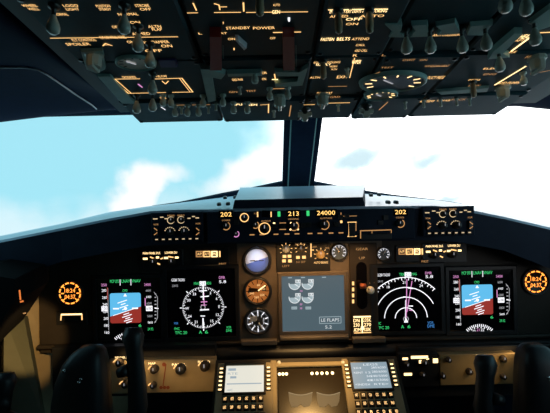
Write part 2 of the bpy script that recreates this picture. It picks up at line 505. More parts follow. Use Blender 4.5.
# ---------------- mode control panel and its knobs, on the glareshield face
def mcp():
    t = thing('mode_control_panel', 'long dark autopilot panel with amber number windows at centre of glareshield', 'control panel', GLARE.w(.1, -.03, 0))
    b = MB(GLARE)
    b.pbox(207, 210.5, 415, 241, 0, .010, facegrey, .002)
    b.build('faceplate', t)
    N0 = .0105
    for s, x, y, w, h in (('202', 226, 214.4, 11, 4.3), ('213', 293.5, 213.6, 10.5, 4.3), ('24000', 326, 212.8, 18, 4.3), ('202', 400.5, 212, 11, 4.2)):
        q = MB(GLARE); q.pbox(x - w / 2 - 2, y - h / 2 - 1.6, x + w / 2 + 2, y + h / 2 + 1.6, N0 - .004, N0 + .0003, glassb, .0002)
        o = q.build('number_window', t)
        q = MB(GLARE); q.ptext(s, x, y, w, h, digit, N0 + .001); q.build('digits', o)
    # blank speed window
    q = MB(GLARE); q.pbox(262, 210.5, 272, 217, N0 - .004, N0 + .0006, glassb, .0004); q.build('number_window', t)
    for x, y in ((279, 214), (308, 213.3)):
        q = MB(GLARE); q.pbox(x - 1.4, y - 2.6, x + 1.4, y + 2.6, N0 - .002, N0 + .0015, green, .0004); q.build('indicator_or_glint', t)
    for x, y, r, h, rl in ((226, 226, 2.8, .012, amberd), (244.3, 217.6, 3.0, .014, amber), (264.5, 228.5, 4.2, .018, amber), (294, 226, 3.4, .014, amberd),
                           (324.5, 224.8, 3.4, .015, amberd), (400.5, 223.5, 2.8, .012, amberd), (255.5, 225, 2.4, .010, amberd), (236, 234, 2.0, .010, mag)):
        q = MB(GLARE, N0); q.pknob(x, y, r, h, black); 
        q.pring(x, y, r * 1.2, r * 1.2 + .9, rl, .001, 0 if rl is amber else -130, 360 if rl is amber else 60)
        q.build('selector_knob', t)
    for x, y in ((236.5, 222.5), (275, 226), (283, 225.5), (303.5, 225.5), (309, 225), (337, 224.5), (341, 217), (347, 216), (381, 222.6), (386, 217.5)):
        q = MB(GLARE, N0); q.pbox(x - 2.4, y - 2.2, x + 2.4, y + 2.2, 0, .004, black, .0008)
        q.build('push_button', t)
    q = MB(GLARE); q.pbox(349, 222.5, 355, 236.5, N0 - .004, N0 + .004, black, .001)
    u, v = GLARE.p(352, 229.5, N0)
    q.build('thumbwheel', t)
    q = MB(GLARE); q.pbox(362, 233.5, 392, 239.5, N0 - .002, N0 + .008, black, .002); q.build('disengage_bar', t)
    L = MB(GLARE, N0)
    for s, x, y, w in (('COURSE', 226, 220.3, 8), ('A/T ARM', 256, 213.5, 4), ('IAS/MACH', 266, 221, 9), ('HEADING', 293.5, 219, 10), ('ALTITUDE', 326, 218.2, 12), ('COURSE', 400, 217.5, 8)):
        L.ptext(s, x, y, w, 1.5, amberd)
    for x in (252, 262, 276, 287, 297, 310, 320, 331, 341): L.prect(x - 2.4, 233.4 - (x - 290) * .022, x + 2.4, 234.5 - (x - 290) * .022, amberd)
    L.prect(257, 211.8, 258.2, 217, amber); L.prect(270.6, 211.6, 271.6, 217, amber)
    L.prect(273, 222.5, 275.2, 224.5, ambers); L.prect(340.2, 220.5, 342.4, 223, amber)
    L.prect(279.5, 222.6, 286, 223.4, amberd); L.prect(279.5, 229, 286, 229.8, amberd)
    for y0 in (222.4, 236.4): L.pline(347.5, y0, 356.5, y0 - .3, .9, amber)
    L.pline(349, 222.4, 349, 236.6, .9, amber); L.pline(356, 222.4, 356, 231, .7, amberd)
    L.pline(360, 230.8, 391.5, 229.8, .9, amberd); L.pline(360.6, 230.8, 360.6, 238.6, .9, amberd); L.pline(372, 230.4, 372, 236, .6, amberd)
    L.pline(391.3, 229.8, 391.3, 236.5, .7, amberd)
    L.pline(341, 212.5, 341, 216, .7, amberd); L.pline(341, 216.2, 357, 215.9, .5, amberd)
    L.pring(291, 223, 0.2, .9, ambers); L.pring(297, 223, .2, .9, ambers); L.pring(290.5, 229.5, .2, .9, ambers); L.pring(298, 229.3, .2, .9, ambers)
    L.build('lettering', t)
    return t
mcp()

# ---------------- display control panels either side of the glareshield
def efis():
    t = thing('display_control_panel', 'dark control panel with two ringed knobs left of the autopilot panel', 'control panel', GLARE.w(*GLARE.p(177.5, 228), 0), 'twin display control panels on the glareshield')
    b = MB(GLARE); b.pbox(151, 212.5, 203, 242, 0, .009, facegrey, .002); b.build('faceplate', t)
    N0 = .0095
    for x, y, r in ((170.8, 220.2, 2.5), (181, 219.8, 2.5)):
        q = MB(GLARE, N0); q.pknob(x, y, r, .011, black); q.pring(x, y, r * 1.2, r * 1.2 + .7, creaml, .001); q.build('selector_knob', t)
    for x, y, r in ((170, 232, 3.0), (184, 231.6, 3.2)):
        q = MB(GLARE, N0); q.pknob(x, y, r, .014, black)
        for k in range(7):
            a = R(20 + 140 * k / 6); u, v = GLARE.p(x, y, N0); kk = GLARE.k(x, y)
            q.ring(u + 5 * kk * math.cos(a), v + 4.6 * kk * math.sin(a), 0, .6 * kk, .001, creaml, 0, 360, 8)
        q.build('selector_knob', t)
    for i in range(7):
        x = 156.5 + i * 6.7; y = 239.6 - i * .14
        q = MB(GLARE, N0); q.pbox(x - 1.8, y - 1.6, x + 1.8, y + 1.6, 0, .004, black, .0006)
        q.prect(x - 1.2, y - .6, x + 1.4, y + .4, creaml, .0045); q.build('push_button', t)
    for x in (155.5, 197.5):
        q = MB(GLARE, N0); q.pbox(x - 1.6, 226.5, x + 1.6, 236, 0, .007, black, .001)
        q.pline(x - 1.5, 228, x + 1.8, 230.5, .8, amberd, .0075); q.pline(x - 1.5, 235, x + 1.8, 232.5, .8, amberd, .0075); q.build('lever_switch', t)
    L = MB(GLARE, N0)
    for x0, x1, y in ((153, 157.5, 219), (160, 163.5, 217.3), (164.5, 167.5, 218.8), (187.5, 190.5, 218.4), (192, 195, 216.6), (195.5, 199, 218)):
        L.prect(x0, y - .6, x1, y + .4, creaml)
    for s, x, y, w in (('MINS', 171, 215.6, 7), ('BARO', 181, 215.3, 7), ('VOR', 156, 224.5, 5), ('VOR', 198, 223.6, 5)): L.ptext(s, x, y, w, 1.6, amberd)
    L.build('lettering', t)
    return t
e1 = efis()
e2 = copy_tree(e1); e2.location = e1.location + GLARE.u * (GLARE.p(447, 223)[0] - GLARE.p(177.5, 228)[0])
e2.location += GLARE.v * .0
e2['label'] = 'dark control panel with two ringed knobs right of the autopilot panel'

# ================================================================== main instrument panel
def main_panel():
    t = thing('instrument_panel', 'wide dark brown main instrument panel below the glareshield', 'instrument panel', MAIN.w(.1, -.2, 0))
    b = MB(MAIN)
    X0, X1 = MAIN.p(39, 300)[0], MAIN.p(585, 290)[0]
    b.box(X0, X1, MAIN.p(300, 347)[1], MAIN.p(300, 238)[1], -.03, 0, darkbrown)
    b.build('panel_board', t)
    for a, c in ((52, 216), (399, 570)):
        b = MB(LOWER); b.pbox(a, 346, c, 396, -.05, -.0205, black, .002); b.build('lower_board', t)
    b = MB(MAIN)
    b.box(MAIN.p(238, 300)[0], MAIN.p(383, 300)[0], MAIN.p(310, 341)[1], MAIN.p(310, 238)[1], -.01, .003, brown, .001)
    b.build('centre_plate', t)
    # lip under the displays and the padded ledge beneath
    b = MB(MAIN); b.box(X0, X1, MAIN.p(310, 341.5)[1], MAIN.p(310, 338)[1], 0, .020, darkbrown, .003); b.build('lip', t)
    for x0, x1, y0, y1 in ((241, 277, 340.5, 346), (280, 349, 336.5, 340.5), (353, 386, 338, 343.5)):
        b = MB(MAIN); b.pbox(x0, y0, x1, y1, .015, .034, brown, .003); b.build('lip_cover', t)
    b = MB(MAIN)
    v0, v1 = MAIN.p(310, 358.5)[1], MAIN.p(310, 341.5)[1]
    vm, rr = (v0 + v1) / 2, (v1 - v0) / 2
    rows = []
    for k in range(9):
        a = R(90 - 180 * k / 8)
        rows.append([MAIN.w(x, vm + rr * math.sin(a), -.01 + .045 * math.cos(a)) for x in [X0 + .06 + (X1 - X0 - .12) * i / 12 for i in range(13)]])
    b.loft(rows, black, True); b.build('padded_ledge', t)
    return t
main_panel()

# ---------------- displays
def du(label, group, x0, y0, x1, y1, name='display_unit', scr=glassb, bz=black):
    t = thing(name, label, 'display', MAIN.w(*MAIN.p((x0 + x1) / 2, y1), 0), group)
    u0, u1, v0, v1 = MAIN.r(x0, y0, x1, y1, .006)
    b = MB(MAIN); b.frame(u0 - .012, u1 + .012, v0 - .012, v1 + .012, .012, 0.0, .010, bz, .003); b.build('bezel', t)
    b = MB(MAIN); b.box(u0, u1, v0, v1, .0005, .005, scr); s_ = b.build('screen', t)
    return t, s_
SN = .0056
def pfd():
    t, s_ = du('primary flight display with blue and red attitude square on the left side', 'flight displays with attitude squares', 97, 278, 161, 339.5)
    b = MB(MAIN)
    # attitude picture
    u0, u1, v0, v1 = MAIN.r(110, 293, 141, 323, SN)
    c, rd = [], .006
    for (cu, cv, a0) in ((u1 - rd, v1 - rd, 0), (u0 + rd, v1 - rd, 90), (u0 + rd, v0 + rd, 180), (u1 - rd, v0 + rd, 270)):
        for k in range(5): c.append((cu + rd * math.cos(R(a0 + 22.5 * k)), cv + rd * math.sin(R(a0 + 22.5 * k))))
    um, vm = (u0 + u1) / 2, MAIN.p(125.5, 311.5, SN)[1]
    sl = math.tan(R(17))
    def side_(p): return p[1] - (vm + sl * (p[0] - um))
    def clip(pts, sg):
        out = []
        for i in range(len(pts)):
            a, q = pts[i], pts[(i + 1) % len(pts)]; da, dq = side_(a) * sg, side_(q) * sg
            if da >= 0: out.append(a)
            if da * dq < 0:
                t_ = da / (da - dq); out.append((a[0] + (q[0] - a[0]) * t_, a[1] + (q[1] - a[1]) * t_))
        return out
    b.poly(clip(c, 1), .0057, skyb); b.poly(clip(c, -1), .0057, gnd)
    ca, sa = math.cos(R(17)), math.sin(R(17)); k = MAIN.k(125, 308)
    def pl(du_, dv_, w_, col=white, th=.7):
        uu, vv = um + (-dv_ * sa) * k, vm + (dv_ * ca) * k
        b.line(uu - w_ / 2 * ca * k, vv - w_ / 2 * sa * k, uu + w_ / 2 * ca * k, vv + w_ / 2 * sa * k, th * k, .0060, col)
    for j, w_ in ((0, 26), (2.6, 5), (5.2, 9), (7.8, 5), (10.4, 10), (-2.4, 6), (-4.6, 10), (-6.8, 5), (-8.8, 9), (-11, 6)): pl(0, j, w_, white, .8 if j else .6)
    b.ring(um, MAIN.p(125, 308.5, SN)[1], .4 * k, 1.5 * k, .0062, white)
    b.prect(113, 308, 119, 309.4, white, .0062); b.prect(132, 307.6, 138, 309, white, .0062)
    b.poly([(um, v1 - .001), (um - 1.8 * k, v1 - .001 - 3 * k), (um + 1.8 * k, v1 - .001 - 3 * k)], .0062, white)
    b.build('attitude_picture', t)
    b = MB(MAIN)
    for x0, x1, s in ((110, 119, 'MCP SPD'), (121.5, 130, 'LNAV'), (131.5, 140.5, 'VNAV')): b.ptext(s, (x0 + x1) / 2, 281.3 - (x0 - 110) * .02, x1 - x0, 3.2, green, SN)
    b.prect(119.8, 279.4, 120.4, 285.5, white, SN); b.prect(130.6, 279.2, 131.2, 285.3, white, SN)
    b.ptext('CMD', 125, 290.5, 5, 2.4, green, SN)
    b.build('mode_line', t)
    b = MB(MAIN)
    b.ptext('250', 104, 285, 5.5, 2.6, mag, SN)
    for i in range(7): b.ptext(str(280 - 20 * i), 104 + i * .5, 290.5 + i * 7, 4.6, 2.7, white, SN)
    b.prect(101.5, 306.3, 107.5, 311.3, white, SN + .0003); b.ptext('220', 104.5, 308.8, 4.6, 3.2, glassb, SN + .0006)
    b.prect(108.0, 288, 108.5, 330, whited, SN); b.prect(107.0, 287.5, 108.0, 300, gnd, SN)
    b.build('speed_tape', t)
    b = MB(MAIN)
    b.ptext('24000', 147.5, 284.6, 6.5, 2.6, mag, SN)
    for i in range(6): b.ptext(str(6600 - 200 * i), 148.3 + i * .4, 290.5 + i * 6.4, 5, 2.2, white if i % 2 else whited, SN)
    b.prect(146, 305.8, 152.5, 311, white, SN + .0003); b.ptext('6180', 149.2, 308.4, 5.4, 3, glassb, SN + .0006)
    b.prect(144.8, 298, 145.6, 306, mag, SN); b.ptext('29.92', 150.5, 329, 5.5, 2.6, green, SN); b.ptext('6', 140, 325.5, 3, 2.8, green, SN)
    b.build('altitude_tape', t)
    b = MB(MAIN)
    for i in range(9): b.prect(154.6, 293.4 + i * 3.5, 156.8 - abs(i - 4) * .2, 294.3 + i * 3.5, whited, SN)
    b.pline(154.5, 308, 158.5, 308.6, .9, white, SN); b.pline(154, 292, 157.5, 297, .5, whited, SN); b.pline(157.5, 297, 157.5, 318, .5, whited, SN); b.pline(157.5, 318, 154.5, 323, .5, whited, SN)
    b.build('climb_scale', t)
    b = MB(MAIN)
    cu, cv = MAIN.p(128, 352, SN); k = MAIN.k(128, 340)
    for i in range(15):
        a = R(90 - 42 + 84 * i / 14); r0_, r1_ = 19.5 * k, (17 if i % 2 else 15.6) * k
        b.line(cu + r0_ * math.cos(a), cv + r0_ * math.sin(a), cu + r1_ * math.cos(a), cv + r1_ * math.sin(a), .8 * k, SN, white)
    for i, s in ((3, '20'), (6, '21'), (9, '22')):
        a = R(132 - 84 * i / 14); b.text(s, cu + 14 * k * math.cos(a), cv + 14 * k * math.sin(a), None, 2.6 * k, SN, mag if i == 6 else white)
    b.build('heading_arc', t)
    return t
p1 = pfd()
p2 = copy_tree(p1)
a_, b_ = MAIN.p(125.5, 308, 0), MAIN.p(475.8, 299.7, 0)
p2.location = p1.location + MAIN.u * (b_[0] - a_[0]) + MAIN.v * (b_[1] - a_[1])
p2['label'] = 'primary flight display with blue and red attitude square on the right side'

def nd_left():
    t, s_ = du('black navigation display with full white compass circle', 'navigation displays', 167, 269, 235.5, 337)
    cx, cy, r_ = 203.2, 307.5, 20.6
    cu, cv = MAIN.p(cx, cy, SN); k = MAIN.k(cx, cy)
    b = MB(MAIN)
    b.ring(cu, cv, (r_ - .15) * k, (r_ + .15) * k, SN, whited)
    for i in range(72):
        a = R(i * 5 + 2); l = 2.4 if i % 2 == 0 else 1.3
        b.line(cu + r_ * k * math.cos(a), cv + r_ * k * math.sin(a), cu + (r_ - l) * k * math.cos(a), cv + (r_ - l) * k * math.sin(a), .55 * k, SN, white)
    for i in range(12):
        a = R(90 - i * 30 + 2); b.text('N36E1215S2124W3033'[0:0] + ['N', '3', '6', 'E', '12', '15', 'S', '21', '24', 'W', '30', '33'][i], cu + (r_ - 4.6) * k * math.cos(a), cv + (r_ - 4.6) * k * math.sin(a), None, 2.6 * k, SN, white)
    for i in range(8):
        a = R(i * 45); b.line(cu + (r_ + .4) * k * math.cos(a), cv + (r_ + .4) * k * math.sin(a), cu + (r_ + 2.6) * k * math.cos(a), cv + (r_ + 2.6) * k * math.sin(a), .8 * k, SN, white)
    b.build('compass_circle', t)
    b = MB(MAIN)
    b.pline(203.3, 285.5, 203.3, 300, 1.1, white, SN); b.pline(203, 318, 203.2, 328, 1.3, white, SN)
    b.pring(203, 307.3, 1.8, 2.5, whited, SN); b.pline(200, 310, 209, 309.5, 1.2, white, SN); b.pline(200.5, 297, 209, 296, 1.0, white, SN)
    b.pline(200.5, 316, 205, 316, .9, white, SN); b.pline(199, 291, 207, 290.5, .9, white, SN)
    b.pline(203.8, 293, 204.2, 306, .8, mag, SN); b.pline(200.8, 302, 207.2, 301.7, .8, mag, SN); b.pline(201, 305, 206.5, 305, .6, mag, SN)
    b.build('course_needle', t)
    b = MB(MAIN)
    b.ptext('MAG', 197, 283.5, 6, 2.8, green, SN)
    b.prect(199.5, 281.3, 205.8, 285.7, white, SN)
    b.ptext('213', 202.6, 283.6, 5, 3, glassb, SN + .0003)
    b.ptext('HDG', 208.6, 283.2, 5, 2.6, green, SN)
    b.build('heading_readout', t)
    b = MB(MAIN)
    b.ptext('GS280 TAS300', 178, 280, 13, 2.8, white, SN)
    b.ptext('224/12', 175, 285.8, 6, 2.2, whited, SN)
    b.build('wind_readout', t)
    b = MB(MAIN)
    b.ptext('DMR', 222, 277.5, 6, 2.8, mag, SN)
    b.ptext('5.8', 222.6, 281.7, 7, 2.8, white, SN)
    b.build('distance_readout', t)
    b = MB(MAIN)
    b.ptext('VOR', 176, 323.3, 4.2, 2.4, blue, SN)
    b.ptext('FMC', 177, 328.8, 5, 2.6, green, SN)
    b.ptext('TFC 20', 181, 332.7, 12, 3, green, SN)
    b.ptext('A', 200.5, 332.2, 3, 3.2, green, SN)
    b.ptext('6', 206.5, 332, 3, 3.2, green, SN)
    b.build('source_readout', t)
    b = MB(MAIN)
    b.ptext('VOR', 228.8, 327.3, 5, 2.4, green, SN)
    b.ptext('DME', 229, 330.6, 5.4, 2.6, green, SN)
    b.build('station_readout', t)

nd_left()

def nd_right():
    t, s_ = du('black navigation display with nested white range arcs', 'navigation displays', 374, 267, 441, 331)
    cx, cy = 406, 318.5
    cu, cv = MAIN.p(cx, cy, SN); k = MAIN.k(cx, cy)
    b = MB(MAIN)
    for r_, a0, a1 in ((10.7, 2, 178), (21.3, 2, 178), (31.0, 27, 154), (41, 44, 136)): b.ring(cu, cv, (r_ - .42) * k, (r_ + .42) * k, SN, white, a0, a1, 90)
    for i in range(19):
        a = R(45 + i * 5); l = 3 if i % 2 == 0 else 1.8
        b.line(cu + 41 * k * math.cos(a), cv + 41 * k * math.sin(a), cu + (41 - l) * k * math.cos(a), cv + (41 - l) * k * math.sin(a), .7 * k, SN, white)
    for a, s in ((118, '18'), (92, '21'), (64, '24')): b.text(s, cu + 36 * k * math.cos(R(a)), cv + 36 * k * math.sin(R(a)), None, 2.6 * k, SN, white)
    b.build('range_arcs', t)
    b = MB(MAIN)
    b.pline(406.2, 318, 406.9, 279, .8, mag, SN); b.pline(407, 312, 412, 281, .7, mag, SN); b.pline(405.4, 320, 405.6, 300, .6, white, SN)
    b.pring(406, 319, 2, 2.7, whited, SN); b.poly([(cu, cv + 1 * k), (cu - 2.2 * k, cv - 4 * k), (cu + 2.2 * k, cv - 4 * k)], SN + .0002, white)
    b.pline(408, 306, 413, 306, 1, white, SN); b.pline(409, 310, 412.5, 310.4, .9, mag, SN); b.pline(403, 297, 406, 297, 1, white, SN); b.pline(408, 288, 413, 288.5, 1, white, SN)
    b.build('route_line', t)
    b = MB(MAIN)
    b.ptext('TRK', 402, 274.4, 5.5, 2.8, green, SN)
    b.prect(404.6, 272.2, 411.2, 276.6, white, SN)
    b.ptext('213', 408, 274.4, 5, 3, glassb, SN + .0003)
    b.ptext('MAG', 414.2, 274, 5, 2.6, green, SN)
    b.build('heading_readout', t)
    b = MB(MAIN)
    b.ptext('GS280 TAS300', 383.5, 275, 13, 2.8, white, SN)
    b.ptext('224/12', 380, 281.3, 6, 2, whited, SN)
    b.build('wind_readout', t)
    b = MB(MAIN)
    b.ptext('DMR', 428.5, 273, 6.5, 2.6, mag, SN)
    b.ptext('5.8', 429.3, 276.6, 7.5, 2.8, white, SN)
    b.build('distance_readout', t)
    b = MB(MAIN)
    b.ptext('FMC', 378.6, 323.5, 5, 2.6, green, SN)
    b.ptext('TFC 20', 383, 327.7, 12, 3, green, SN)
    b.ptext('A', 402.6, 326.8, 3, 3.2, green, SN)
    b.ptext('6', 409, 326.6, 3, 3.2, green, SN)
    b.build('source_readout', t)
    b = MB(MAIN)
    b.ptext('VOR', 430.5, 322.7, 6, 2.6, blue, SN)
    b.ptext('DME', 431, 326, 7, 3, blue, SN)
    b.build('station_readout', t)

nd_right()

def engine_du():
    t, s_ = du('washed-out grey engine display with four small dials in panel centre', None, 282, 275.5, 344.5, 331, scr=slate, bz=brown)
    lt = em('pale_dial_light', (.36, .46, .50), 1.0); wt_ = em('white_dial_light', (.75, .8, .82), 1.0)
    for cx, cy in ((294.6, 284), (307.6, 283.7), (294.6, 297.6), (307.6, 297.3)):
        b = MB(MAIN); u, v = MAIN.p(cx, cy, SN); k = MAIN.k(cx, cy)
        b.raw([b.L(u, v, SN)] + [b.L(u + 5.4 * k * math.cos(R(a)), v + 5.4 * k * math.sin(R(a)), SN) for a in range(-180, 21, 20)], [list(range(12))], lt)
        b.ring(u, v, 5.2 * k, 5.9 * k, SN + .0002, wt_, -190, 20)
        b.line(u, v, u + 5.4 * k * math.cos(R(-35)), v + 5.4 * k * math.sin(R(-35)), .8 * k, SN + .0003, wt_)
        b.prect(cx + .6, cy - 4.4, cx + 6, cy - 1.2, wt_, SN + .0003)
        b.ptext('86.4', cx + 3.3, cy - 2.8, 4.4, 2.2, slate, SN + .0006)
        b.build('engine_dial', t)
    b = MB(MAIN)
    for x in (294.3, 308.3): b.prect(x - 2.8, 306.6, x + 2.8, 309.4, lt, SN); b.ptext('412', x, 308, 4.4, 1.9, slate, SN + .0003)
    b.build('fuel_flow_readout', t); b = MB(MAIN)
    for x, y in ((301.3, 291), (301.2, 304.5), (301.2, 308.5)): b.ptext('N1' if y < 300 else 'FF', x, y, 2.4, 2, mag, SN)
    b.prect(288, 277.3, 292, 278.2, lt, SN); b.prect(301, 277, 305, 278, lt, SN); b.prect(322, 276.8, 326, 277.7, lt, SN)
    b.build('status_marks', t); b = MB(MAIN)
    u0, u1, v0, v1 = MAIN.r(319.5, 316.8, 341, 323.3, SN)
    for q in ((u0, v0, u1, v0), (u0, v1, u1, v1), (u0, v0, u0, v1), (u1, v0, u1, v1)): b.line(*q, .0016, SN, lt)
    b.ptext('LE FLAPS', 330.2, 320, 18, 3.2, wt_, SN); b.ptext('5.2', 328.5, 327, 6.5, 3, wt_, SN)
    b.build('message_box', t)
engine_du()

# ---------------- round gauges
def gauge(label, px, py, r, group, face, draw, name='round_gauge', bz=black, frame=MAIN, n0=.003):
    t = thing(name, label, 'gauge', frame.w(*frame.p(px, py), 0), group)
    u, v = frame.p(px, py, n0); k = frame.k(px, py) ; R_ = r * k
    b = MB(frame)
    b.lathe(u, v, [(R_ * 1.18, 0), (R_ * 1.18, n0 + .006), (R_ * 1.08, n0 + .010), (R_ * .98, n0 + .008), (R_ * .94, n0 + .001), (R_ * .94, n0 - .004)], bz, 36)
    b.build('bezel', t)
    b = MB(frame); b.ring(u, v, 0, R_ * .95, n0 + .001, face, 0, 360, 40); b.build('dial_face', t)
    draw(t, frame, u, v, R_, n0 + .0016)
    return t
def ticks(b, u, v, r0, r1, n, M, a0, a1, cnt, w):
    for i in range(cnt):
        a = R(a0 + (a1 - a0) * i / (cnt - 1))
        b.line(u + r0 * math.cos(a), v + r0 * math.sin(a), u + r1 * math.cos(a), v + r1 * math.sin(a), w, n, M)
GR = 'standby gauges stacked between the displays'
sky_paint = mat('standby_horizon_white', (.62, .66, .72), .35)
blu_paint = mat('standby_horizon_blue', (.10, .16, .42), .35)
or_glow = em('orange_lit_dial', (.50, .15, .03), .75)
grey_dial = mat('grey_dial', (.05, .055, .06), .3)
def d_hor(t, fr, u, v, R_, n):
    b = MB(fr); sl = math.tan(R(18)); c = [(u + .93 * R_ * math.cos(R(a)), v + .93 * R_ * math.sin(R(a))) for a in range(18, 199, 9)]
    b.poly(c, n, sky_paint)
    c = [(u + .93 * R_ * math.cos(R(a)), v + .93 * R_ * math.sin(R(a))) for a in range(198, 379, 9)]
    b.poly(c, n, blu_paint)
    b.build('horizon_ball', t)
    b = MB(fr); b.box(u - R_ * .55, u - R_ * .12, v - .0012, v + .0012, n, n + .002, chrome); b.box(u + R_ * .12, u + R_ * .55, v - .0012, v + .0012, n, n + .002, chrome)
    b.lathe(u, v, [(.002, n), (.002, n + .003), (.0001, n + .003)], chrome, 10); b.build('aircraft_symbol', t)
gauge('round standby horizon gauge with bright white upper half, topmost of the three', 257, 260.5, 12.4, GR, sky_paint, d_hor, bz=black)
def d_asi(t, fr, u, v, R_, n):
    b = MB(fr); ticks(b, u, v, R_ * .62, R_ * .92, n, glassb, 60, 390, 12, .0022)
    b.poly([(u - R_ * .8, v - R_ * .15), (u - R_ * .1, v - R_ * .05), (u + R_ * .1, v + R_ * .2), (u - R_ * .7, v + R_ * .3)], n + .0001, mat('dial_dark', (.02, .008, .004), .4))
    b.prect(262 - 257 + 257, 287, 266, 291, mat('dial_dark', (.02, .008, .004), .4), n + .0001)
    for a, s in ((80, '60'), (20, '120'), (-40, '200'), (-100, '260'), (-160, '340')): b.text(s, u + .5 * R_ * math.cos(R(a)), v + .5 * R_ * math.sin(R(a)), None, .0065, n + .0004, em('dial_number', (1, .6, .25), 1.2))
    b.build('dial_markings', t)
    b = MB(fr); b.line(u, v, u + R_ * .8 * math.cos(R(35)), v + R_ * .8 * math.sin(R(35)), .003, n + .002, ambers); b.lathe(u, v, [(.003, n), (.003, n + .003), (.0001, n + .003)], black, 10); b.build('needle', t)
gauge('round airspeed gauge glowing orange, middle of the three', 257.5, 291, 12.2, GR, or_glow, d_asi)
def d_alt(t, fr, u, v, R_, n):
    b = MB(fr); ticks(b, u, v, R_ * .62, R_ * .9, n, white, 90, 450 - 36, 10, .003); ticks(b, u, v, R_ * .8, R_ * .9, n, whited, 90, 450 - 7.2, 50, .0009)
    for i in range(10):
        a = R(90 - 36 * i); b.text(str(i), u + .5 * R_ * math.cos(a), v + .5 * R_ * math.sin(a), None, .007, n, white)
    b.poly([(u - R_ * .7, v - R_ * .1), (u - R_ * .05, v + R_ * .05), (u - R_ * .1, v + R_ * .45), (u - R_ * .65, v + R_ * .35)], n + .0001, mat('pale_counter', (.45, .48, .52), .3))
    b.build('dial_markings', t)
    b = MB(fr); b.line(u, v, u + R_ * .75 * math.cos(R(-60)), v + R_ * .75 * math.sin(R(-60)), .004, n + .002, mat('white_needle', (.8, .8, .8), .4)); b.lathe(u, v, [(.004, n), (.004, n + .003), (.0001, n + .003)], black, 10); b.build('needle', t)
gauge('round altimeter with white hour marks, lowest of the three', 258, 321, 12.0, GR, grey_dial, d_alt)
def d_small(a0):
    def d(t, fr, u, v, R_, n):
        b = MB(fr); ticks(b, u, v, R_ * .58, R_ * .9, n, white, -40, 220, 9, .0018)
        b.ring(u, v, R_ * .84, R_ * .92, n, whited, -40, 220)
        b.build('dial_markings', t)
        b = MB(fr); b.line(u, v, u + R_ * .75 * math.cos(R(a0)), v + R_ * .75 * math.sin(R(a0)), .003, n + .002, mat('white_needle', (.8, .8, .8), .4)); b.lathe(u, v, [(.003, n), (.003, n + .003), (.0001, n + .003)], chrome, 10); b.build('needle', t)
    return d
blued = mat('blue_grey_dial', (.10, .14, .20), .3)
gauge('small round flap gauge above right corner of grey engine display', 339, 252, 7.6, None, blued, d_small(120))
gauge('small round brake gauge above left edge of the nested-arc navigation display', 383.5, 254, 6.4, None, blued, d_small(60))

# ---------------- autobrake block: knobs left of the flap gauge
def autobrake():
    t = thing('brake_selector_panel', 'small brown panel with amber knobs above the engine display', 'control panel', MAIN.w(*MAIN.p(303, 268), 0))
    b = MB(MAIN); b.pbox(276, 243, 330, 272, .0032, .008, black, .0015); b.build('faceplate', t)
    n = .0085
    for x, y, r, c in ((286, 249.5, 3.3, cream), (301, 249, 3.0, brown), (321, 255, 4.0, mat('amber_knob', (.55, .38, .16), .4))):  # last knob has an amber base colour
        q = MB(MAIN, n); q.pknob(x, y, r, .014, c)
        u, v = MAIN.p(x, y, n); k = MAIN.k(x, y)
        ticks(q, u, v, (r + 1.4) * k, (r + 3.2) * k, .001, amber, -30, 210, 7, .0016); q.build('selector_knob', t)
    for x, y in ((284.5, 256.5), (289.5, 256.3), (284, 261), (290, 261), (298, 257.5), (304, 257.3)):
        q = MB(MAIN, n); q.pbox(x - 1.8, y - 1.4, x + 1.8, y + 1.4, 0, .003, amber, .0005); q.build('annunciator_light', t)
    L = MB(MAIN, n)
    L.pline(311, 243.5, 311, 257, 1.0, amber); L.pline(311, 250, 314, 250, .8, amber)
    L.ptext('AUTO BRAKE', 321, 262.5, 14, 2.2, amber); L.ptext('OFF', 314.5, 247, 4, 1.8, amberd); L.ptext('MAX', 327.5, 248, 4, 1.8, amberd)
    L.ptext('LEFT', 286, 266, 7, 1.8, amberd); L.ptext('N1 SET', 301, 262, 9, 2.0, amberd); L.ptext('SPD REF', 300, 244.4, 10, 1.6, amberd)
    L.build('lettering', t)
autobrake()

